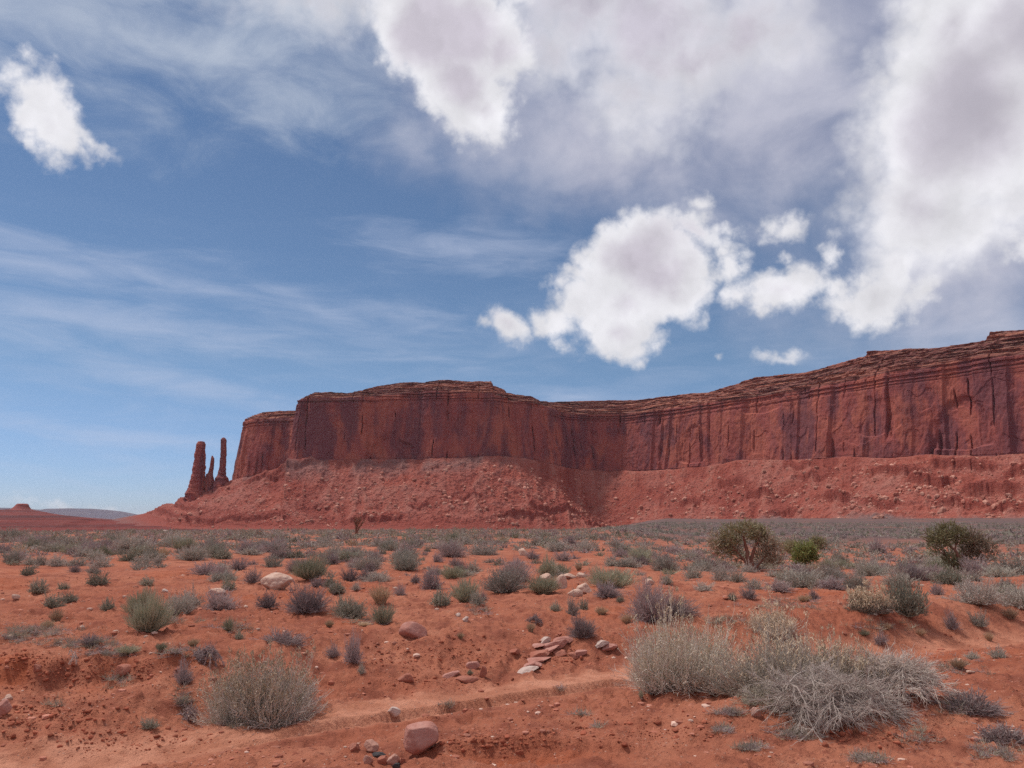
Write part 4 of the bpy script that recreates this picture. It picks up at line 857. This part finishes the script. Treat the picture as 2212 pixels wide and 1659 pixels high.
tree('juniper_tree', 'juniper with dark trunk and split spreading crown at the right', 'tree', c6, 1858, 298, 360, 270, 402,
     [[(0, -6, 14), (4, 50, 11), (-14, 110, 8), (-50, 160, 5)], [(4, -4, 10), (22, 60, 8), (50, 110, 6), (95, 150, 3)], [(0, 0, 7), (-40, 50, 5), (-60, 80, 3)]],
     [(-85, 185, 72, 48, 0, 'juniper_leaf'), (-30, 228, 60, 36, 0, 'juniper_leaf'), (10, 190, 48, 40, 0, 'juniper_leaf'), (-110, 140, 45, 40, 10, 'juniper_leaf'), (90, 170, 65, 58, 10, 'juniper_brown'), (135, 120, 60, 60, 0, 'juniper_brown'), (70, 100, 50, 45, 20, 'juniper_brown'), (-45, 68, 42, 38, -10, 'juniper_leaf'), (0, 40, 34, 28, -15, 'juniper_leaf')], 14000, 9, land='right juniper')
tree('green_bush', 'bright green rounded bush right of the bushy juniper', 'bush', c6, 1005, 255, 135, 125, 403, [[(0, -4, 4), (0, 50, 3)], [(-10, 0, 3), (-30, 60, 2)]], [(0, 60, 62, 58, 0, 'bush_green'), (-28, 45, 40, 40, 0, 'bush_green'), (30, 50, 40, 45, 0, 'bush_green')], 7000, 8, land='bright green bush')
tree('green_bush', 'small dark green bush behind the bright green bush, right one', 'bush', c6, 1072, 165, 70, 60, 404, [[(0, -3, 3), (0, 25, 2)]], [(0, 30, 36, 28, 0, 'juniper_leaf')], 2600, 7)
tree('green_bush', 'small dark green bush between juniper and bright green bush', 'bush', c6, 925, 190, 76, 56, 405, [[(0, -3, 3), (0, 25, 2)]], [(0, 28, 38, 28, 0, 'juniper_leaf')], 2600, 7)
def dead_tree():
    rs = np.random.default_rng(411); p = place(768, 1158); k = np.hypot(p[1], EYE) / FPX
    root = empty('dead_tree', p); tag(root, 'small bare dead tree on the scrub skyline below the mesa', 'tree'); LAND['bare dead tree'] = (768, 1158)
    T0 = bez(np.array([[0, 0, -.05], [0, 0, -.05], [.05, 0, 0]]), np.array([[.1, 0, .9], [0, .1, .8], [.2, 0, .7]]), np.array([[-.15, 0, 1.4], [.35, .1, 1.6], [.6, 0, 1.2]]), 8)
    s = 40 * k / 1.9
    link('trunk', mesh('trunk', *tubes(T0 * s, taper(T0, .11, .03) * s, 7, rs), MATS['bark'], True), root)
    B = twigs(rs, T0, 46, 5, .65, .5, .9, .3); Q = twigs(rs, B, 300, 4, .30, .35, .9, .3)
    link('branches', mesh('branches', *join(tubes(B * s, taper(B, .022, .008) * s, 4, rs), tubes(Q * s, taper(Q, .011, .006) * s, 3, rs)), MATS['bark']), root)
dead_tree()

# ------------------------------------------------------------------ shrubs one by one
KIND = {'S': 'sagebrush', 'D': 'dark_shrub', 'P': 'twiggy_shrub', 'G': 'broom_shrub', 'T': 'grass_tuft'}
LIST4 = '''P590,800,140,70 G960,715,250,200 G905,610,190,150 S1140,612,190,160 S1225,560,160,120 P1410,572,220,120 P1720,562,140,100 P1975,585,270,165 D2200,605,90,120
D690,582,95,72 D345,558,145,85 D442,527,110,62 D245,472,130,90 D405,447,75,48 D945,418,100,58 D630,417,150,82 S600,342,100,66 S652,302,150,84 P480,336,90,55 D175,357,100,66
S80,272,140,92 S200,287,130,62 S360,297,130,88 S270,292,90,72 S920,302,150,84 S1012,288,70,60 P572,228,130,112 P490,222,130,62 D1470,452,100,82 G1990,372,235,135 S1755,302,150,84
P1320,352,170,92 P1420,374,140,84 P1530,322,140,84 P1620,402,110,92 P2040,432,110,62 D2120,432,80,62 D2172,472,110,72 D1535,767,70,48 G1465,717,62,82 T1240,812,100,50 G1035,852,72,38 G820,862,135,46
T360,652,110,90 T305,692,110,50 D960,1338,115,56 P1180,1052,130,140 T690,212,50,42 T1050,245,90,80 D690,215,55,38 S790,222,80,40 D1380,240,150,90 D1440,250,120,80 S1350,215,180,100 P1600,215,180,90 S1760,205,110,60
S2130,250,140,70 D1900,245,130,62 S740,145,140,70 S860,195,260,100 S1120,165,190,80 S1210,200,110,60 P240,160,200,70 D370,205,80,50 S60,120,200,80'''
LIST5 = '''D200,632,195,132 T390,532,170,125 G405,667,145,112 T60,690,80,44 P85,887,105,78 P212,912,115,190 S267,987,52,72 S230,457,72,54 P515,484,82,74 D100,472,100,72 D60,430,80,60 P190,392,130,92 P290,392,110,82
P322,332,92,62 P215,305,110,70 S550,322,190,112 S545,265,190,90 P715,445,150,150 P612,402,82,52 D780,547,145,112 G930,522,165,135 S1012,542,110,92 P900,345,130,90 S1180,462,250,190 P1260,400,230,160 S980,340,130,80
G1440,472,190,105 G1460,362,130,112 G1550,352,110,64 G1870,432,280,122 P1845,492,185,92 P2125,642,250,240 P1690,752,185,128 D1510,587,82,62 S1625,612,92,132 D1695,577,72,72 D1930,532,56,46 T1810,607,112,52 T1970,662,110,64
T1355,717,72,62 T905,762,62,42 G2065,287,150,82 P840,235,190,100 P755,270,90,64 S600,180,120,60 D400,220,66,36 D690,205,50,36 P870,295,90,56 S1045,225,200,80 P1370,250,110,60 S1530,200,180,70 P1560,260,130,70 S1950,300,130,60 T1665,325,62,46 T280,680,110,26
P1050,520,60,60 G965,995,40,28'''
LIST6 = '''D1565,525,200,215 S1290,387,160,112 S1960,462,230,135 S2110,380,120,60 P1730,412,82,64 P1410,182,112,90 P1815,607,85,95 S1965,592,105,84 T2140,547,105,62 S2070,762,105,62 T2022,667,62,52 S540,332,135,92 S380,322,125,74 D235,352,72,60
P690,432,105,62 D600,440,60,40 P1050,440,62,62 T990,450,70,36 S1520,360,180,80 P1000,312,150,62 S1130,312,120,70 S910,330,130,50 P1150,380,170,64 P860,392,150,62 S720,380,130,60 S440,395,120,50 T1020,450,50,40 P230,245,110,70 G85,240,130,80 D1540,275,64,80
D1450,275,52,44 D1620,285,62,40 D1720,280,90,44 S1700,330,80,44 P1380,250,52,44 D1210,250,48,36 D1160,235,48,40 T1460,612,46,36 G1330,640,56,26 P1420,690,90,70 S1930,770,90,40 T1850,820,110,60 G96,985,24,36 T1640,640,80,40 T1060,770,50,30'''
ITEMS = []
for cf, txt in ((c4, LIST4), (c5, LIST5), (c6, LIST6)):
    for tok in txt.split():
        u, v, w, h = [float(q) for q in tok[1:].split(',')]
        px, py = cf(u, v); p, W_, H_ = spot(cf, u, v, w, h); ITEMS.append((KIND[tok[0]], p, W_, H_, (px, py)))
# the scrub between and beyond them
def filler():
    rs = np.random.default_rng(900); n = 110000
    r = np.sqrt(rs.uniform(19 ** 2, 330 ** 2, n)); r[90000:] = np.sqrt(rs.uniform(250 ** 2, 1000 ** 2, 20000)); a = np.radians(rs.uniform(-37, 37, n)); x, y = r * np.sin(a), r * np.cos(a)
    dens = np.interp(r, [19, 24, 32, 42, 60, 110, 170, 260, 330, 1000], [.06, .28, .66, .92, .92, .74, .50, .4, .2, .13])
    cl = n2(x * .11, y * .07, 901) + .6 * n2(x * .3, y * .2, 902)
    open_ = np.exp(-(((x + 12) / 7) ** 2 + ((y - 24) / 10) ** 2)) + .8 * np.exp(-(((x - 24) / 7) ** 2 + ((y - 38) / 5) ** 2)) + .6 * np.exp(-(((x - 3) / 4) ** 2 + ((y - 25) / 5) ** 2))
    pr = dens * ss(cl, -.65, .15) * (1 - np.clip(open_ * ss(r, 60, 40), 0, 1)) * np.interp(r, [19, 330], [1.0, .42]) * np.where(r > 330, ss(a, .1, .25), 1)
    near_left = ss(a, .15, -.05)
    k = rs.uniform(0, 1, n) < pr * (1 - .25 * ss(r, 90, 150) * (1 - near_left))
    x, y, r = x[k], y[k], r[k]; z = hz(x, y)
    q = rs.uniform(0, 1, len(x)); kd = np.where(q < .50, 0, np.where(q < .70, 1, np.where(q < .90, 2, np.where(q < .96, 3, 4))))
    w = rs.lognormal(-.50, .42, len(x)) * np.where(kd == 4, .6, 1) * np.interp(r, [20, 60, 300, 1000], [.95, 1.05, 1.15, 1.6]); w = np.clip(w, .25, 1.3); h = w * rs.uniform(.34, .58, len(x))
    return x, y, z, kd, w, h, r
FX, FY, FZ, FK, FW, FH, FR = filler()
names = list(BMAT)
order = np.argsort(-(FW * FH) / FR ** 2 + 1e9 * (np.abs(np.arctan2(FX, FY)) > math.radians(35.0)))
NIND = 300 - len([i for i in ITEMS if i[0] != 'grass_tuft']) - 14
ind = set(order[:NIND].tolist())
for i in order[:NIND]:
    ITEMS.append((names[FK[i]], np.array([FX[i], FY[i], FZ[i]]), FW[i], FH[i], to_px((FX[i], FY[i], FZ[i]))))
LOOK = {'sagebrush': ('grey-green sagebrush', 'shrub', 'sagebrush growing on the red plain'), 'dark_shrub': ('dark olive shrub', 'shrub', 'dark olive shrubs on the red plain'),
        'twiggy_shrub': ('purple-grey twiggy shrub', 'shrub', 'leafless twiggy shrubs on the red plain'), 'broom_shrub': ('green broom-like shrub', 'shrub', 'green broom-like shrubs on the red plain'), 'grass_tuft': ('dry pale grass tuft', 'grass tuft', 'dry grass tufts on the red plain')}
ORD = ['nearest', 'second nearest', 'third nearest', 'fourth nearest', 'fifth nearest', 'sixth nearest']
def label_all():
    """name every shrub by its look and its rank beside the landmark it stands nearest to; the rest by the zone it grows in"""
    pts = np.array([i[4] for i in ITEMS]); res = [None] * len(ITEMS)
    bins = {}
    for k, it in enumerate(ITEMS):
        ln = min(LAND, key=lambda q: math.hypot(LAND[q][0] - pts[k, 0], 2.2 * (LAND[q][1] - pts[k, 1])))
        dx, dy = pts[k] - LAND[ln]; ds = math.hypot(dx, 2.2 * dy)
        side = ('right of' if dx > 0 else 'left of') if abs(dx) > 2.2 * abs(dy) else ('behind' if dy < 0 else 'in front of')
        bins.setdefault((it[0], ln, side), []).append((ds, k))
    for (kind, ln, side), lst in bins.items():
        lst.sort()
        for j, (ds, k) in enumerate(lst):
            w = ITEMS[k][2]; size = 'tiny' if w < .3 else 'small' if w < .55 else 'medium' if w < .9 else 'large'
            if len(lst) == 1 and ds < 420: res[k] = f'only {LOOK[kind][0]} just {side} the {ln}' if side in ('behind', 'in front of') else f'{size} {LOOK[kind][0]} alone {side} the {ln}'
            elif j < 6 and ds < 420: res[k] = f'{size} {LOOK[kind][0]}, {ORD[j]} {side} the {ln}'
            else:
                zone = 'left' if pts[k, 0] < 740 else 'middle' if pts[k, 0] < 1480 else 'right'
                far = 'far' if pts[k, 1] < 1175 else 'near'
                res[k] = f'{LOOK[kind][0]} in the dense scrub belt, {zone} third, {far} half'
    return res
LABELS = label_all()
for (kind, p, w, h, px), lab in zip(ITEMS, LABELS):
    d = math.hypot(p[0], p[1]); lod = 0 if w / d > .034 else 1
    o = link(kind, random.Random(int(abs(p[0] * 977 + p[1] * 131) * 10)).choice(BME[kind, lod]), None, p - np.array([0, 0, .02 * h]))
    hv = 1.05
    o.scale = (w * .60, w * .54, h * .98); o.rotation_euler.z = (p[0] * 37.7 + p[1] * 11.3) % 6.28
    look, cat, grp = LOOK[kind]; tag(o, lab, cat, grp)
STUFF_NAME = {'sagebrush': 'scrub', 'dark_shrub': 'dark_scrub', 'twiggy_shrub': 'twiggy_scrub', 'broom_shrub': 'green_scrub', 'grass_tuft': 'dry_grass'}
for kk, kind in enumerate(names):
    sel = np.array([i for i in range(len(FX)) if FK[i] == kk and i not in ind])
    if not len(sel): continue
    rr = np.random.default_rng(kk); Vs, Fs, Ts, off = [], [], [], 0
    for lod, r0, r1 in ((2, 0, 38), (3, 38, 95), (4, 95, 9999)):
        q = sel[(FR[sel] >= r0) & (FR[sel] < r1)]
        if not len(q): continue
        V, F, T = pack(BUSH[kind, lod], np.stack([FX[q], FY[q], FZ[q] - .02], -1), np.stack([FW[q] * .6, FW[q] * .6, FH[q]], -1), rr.uniform(0, 6.28, len(q)), rr.uniform(0, 1, len(q)))
        Vs.append(V); Fs += [f + off for f in F]; Ts.append(T); off += len(V)
    o = link(STUFF_NAME[kind], mesh(STUFF_NAME[kind], np.concatenate(Vs), Fs, MATS[BMAT[kind]], False, {'tint': np.concatenate(Ts)}))
    tag(o, f'mass of small {LOOK[kind][0]}s covering the far plain below the mesa', 'scrub', kind='stuff')

# ------------------------------------------------------------------ pebbles, litter, stalks
def pebbles():
    rs = np.random.default_rng(950); n = 30000; r = np.exp(rs.uniform(math.log(4.8), math.log(24), n)); a = np.radians(rs.uniform(-37, 37, n)); x, y = r * np.sin(a), r * np.cos(a)
    z, w_, g_, c_ = fields(x, y); k = (n2(x * .5, y * .5, 951) + .5 * n2(x * 1.7, y * 1.7, 952) > -.05) & (rs.uniform(0, 1, n) > w_ * .85); x, y, z, r = x[k], y[k], z[k], r[k]
    s = np.minimum(.0048 * (1 + rs.pareto(1.9, len(x))), .045) * np.interp(r, [5, 24], [.9, 1.8])
    templ = [blob(1, rs, 8, (1, .85, .6), 0, .6) for _ in range(8)]
    cut = rs.uniform(0, 1, len(x)) < .86
    for nm, kk, mt, lab in (('pebbles', cut, 'pebble_red', 'countless small red pebbles and soil crumbs strewn over the sand'), ('pale_pebbles', ~cut, 'pebble_pale', 'scattered small pale pebbles on the red sand')):
        o = scatter(nm, templ, np.stack([x, y, z], -1)[kk], s[kk][:, None] * rs.uniform(.7, 1.3, (kk.sum(), 3)), rs.uniform(0, 6.3, kk.sum()), MATS[mt], rs.uniform(0, 1, kk.sum())); tag(o, lab, 'pebbles', kind='stuff')
mat_plant('pebble_red', (.36, .125, .08), (.46, .2, .14), 0); mat_plant('pebble_pale', (.62, .42, .33), (.52, .34, .27), 0)
pebbles()
mat_plant('soil_clod', (.30, .088, .052), (.40, .135, .08), 0)
def clods():                                            # crumbled crust below the left bank and on the central slope
    rs = np.random.default_rng(955); P = []
    for cf, u, v, w, h, n in ((c4, 400, 1000, 500, 130, 420), (c4, 350, 1250, 500, 170, 420), (c4, 150, 900, 200, 60, 120), (c4, 900, 960, 220, 120, 160), (c4, 800, 1430, 600, 110, 260), (c5, 850, 860, 420, 160, 420), (c5, 450, 900, 300, 150, 200), (c5, 1550, 900, 300, 60, 160), (c5, 1100, 1430, 500, 100, 260), (c5, 700, 1050, 400, 60, 120), (c6, 1450, 1200, 420, 90, 240), (c6, 300, 1180, 350, 120, 200), (c6, 1900, 700, 350, 120, 120), (c5, 1700, 1350, 350, 130, 160)):
        for _ in range(n): P.append(place(*cf(u + rs.normal(0, w * .5), v + rs.normal(0, h * .45)), _TN))
    P = np.array(P); P = P[(P[:, 1] > 4.6) & (P[:, 1] < 40)]
    s = np.minimum(.0065 * (1 + rs.pareto(2.3, len(P))), .036); templ = [blob(2, rs, 9, (1, .85, .6), .10, .55) for _ in range(8)]
    o = scatter('soil_clods', templ, P, s[:, None] * rs.uniform(.7, 1.3, (len(P), 3)), rs.uniform(0, 6.3, len(P)), MATS['soil_clod'], rs.uniform(0, 1, len(P))); tag(o, 'countless crumbled clods of red soil on the banks', 'soil', kind='stuff')
clods()
def litter():
    rs = np.random.default_rng(960); V1 = {'grass': [], 'litter': []}
    patches = [(c4, 250, 720, 330, 60, 90), (c4, 520, 800, 420, 50, 90), (c4, 700, 860, 300, 40, 50), (c4, 100, 760, 200, 60, 60), (c4, 1500, 1310, 260, 40, 40), (c4, 1180, 1180, 60, 110, 40), (c4, 350, 1200, 80, 30, 10), (c4, 1150, 860, 200, 50, 40), (c4, 760, 1030, 140, 70, 30),
               (c6, 540, 1160, 100, 26, 30), (c6, 690, 1265, 130, 24, 36), (c6, 940, 1190, 170, 40, 50), (c6, 1330, 1325, 170, 40, 50), (c6, 590, 1075, 130, 26, 30), (c6, 490, 935, 120, 30, 24), (c6, 1650, 1200, 130, 60, 24), (c6, 1850, 1040, 160, 70, 20), (c6, 2050, 1290, 200, 60, 50), (c6, 1450, 1080, 250, 60, 30),
               (c6, 900, 470, 400, 50, 60), (c6, 1400, 600, 300, 50, 40), (c6, 1800, 830, 400, 90, 40), (c6, 550, 560, 200, 40, 40), (c5, 830, 1200, 90, 26, 12), (c5, 1700, 1255, 110, 20, 10), (c5, 1780, 1330, 60, 20, 8), (c5, 1530, 1100, 60, 20, 6), (c5, 1000, 580, 200, 60, 20), (c5, 300, 650, 300, 40, 30), (c4, 1500, 690, 260, 70, 40), (c4, 1100, 640, 200, 40, 20), (c4, 1040, 200, 400, 50, 50)]
    T = {'litter': ([], []), 'dry_tufts': ([], [])}
    for (cf, u, v, w, h, n) in patches:
        for _ in range(n):
            px, py = cf(u + rs.normal(0, w * .3), v + rs.normal(0, h * .35)); p = place(px, py)
            key = 'litter' if rs.uniform() < .55 else 'dry_tufts'; s = rs.uniform(.05, .15) * np.interp(p[1], [6, 25], [.8, 1.6]); m = rs.integers(10, 22)
            T[key][0].append(p); T[key][1].append(s)
    tl = []
    for k in range(6):
        P = stems(rs, 26, 3, .3, .4, 1.0, .3, .2); tl.append(tubes(P, taper(P, .018, .010), 2, rs))
    for key, mt, lab, hh in (('litter', 'mauve_twig', 'scattered grey dead twig litter on the sand', .45), ('dry_tufts', 'pale_twig', 'thin scattered dry grass blades on the sand', .8)):
        P = np.array(T[key][0]); s = np.array(T[key][1]); o = scatter(key, tl, P, s[:, None] * np.array([[1, 1, hh]]), rs.uniform(0, 6.3, len(P)), MATS[mt], rs.uniform(0, 1, len(P))); tag(o, lab, 'dry grass', kind='stuff')
litter()
def stalks():
    for k, (u, v, h, lab) in enumerate([(1102, 222, 118, 'taller thin pale flower stalk rising from the scrub at left'), (1056, 222, 80, 'shorter thin pale flower stalk rising from the yellow tuft')]):
        rs = np.random.default_rng(970 + k); p, _, H = spot(c4, u, v, 10, h)
        P = bez(np.array([[0, 0, -.03]]), np.array([[.02, 0, H * .5]]), np.array([[-.03, 0, H]]), 10); T = twigs(rs, P, 24, 3, .06, .8, .6, .55)
        tag(link('flower_stalk', mesh('flower_stalk', *join(tubes(P, taper(P, .012, .006), 6, rs), tubes(T, taper(T, .005, .004), 3, rs)), MATS['grass_dry']), None, p), lab, 'stalk')
stalks()

# ------------------------------------------------------------------ air
HAZE = 1.4e-5
def haze():
    bm = bmesh.new(); bmesh.ops.create_cube(bm, size=1)
    for v in bm.verts: v.co.x *= 62000; v.co.y *= 62000; v.co.z = 420 if v.co.z > 0 else -70
    me = bpy.data.meshes.new('haze'); bm.to_mesh(me); bm.free(); m, b = material('haze_air')
    o = link('haze', me); me.materials.append(m)
    b.n('ShaderNodeOutputMaterial', {'Volume': b.n('ShaderNodeVolumePrincipled', {'Color': (.80, .86, 1.), 'Density': HAZE, 'Anisotropy': .3}).outputs[0]})
    tag(o, 'thin bluish air haze over the plain', 'haze', kind='stuff')
if HAZE: haze()
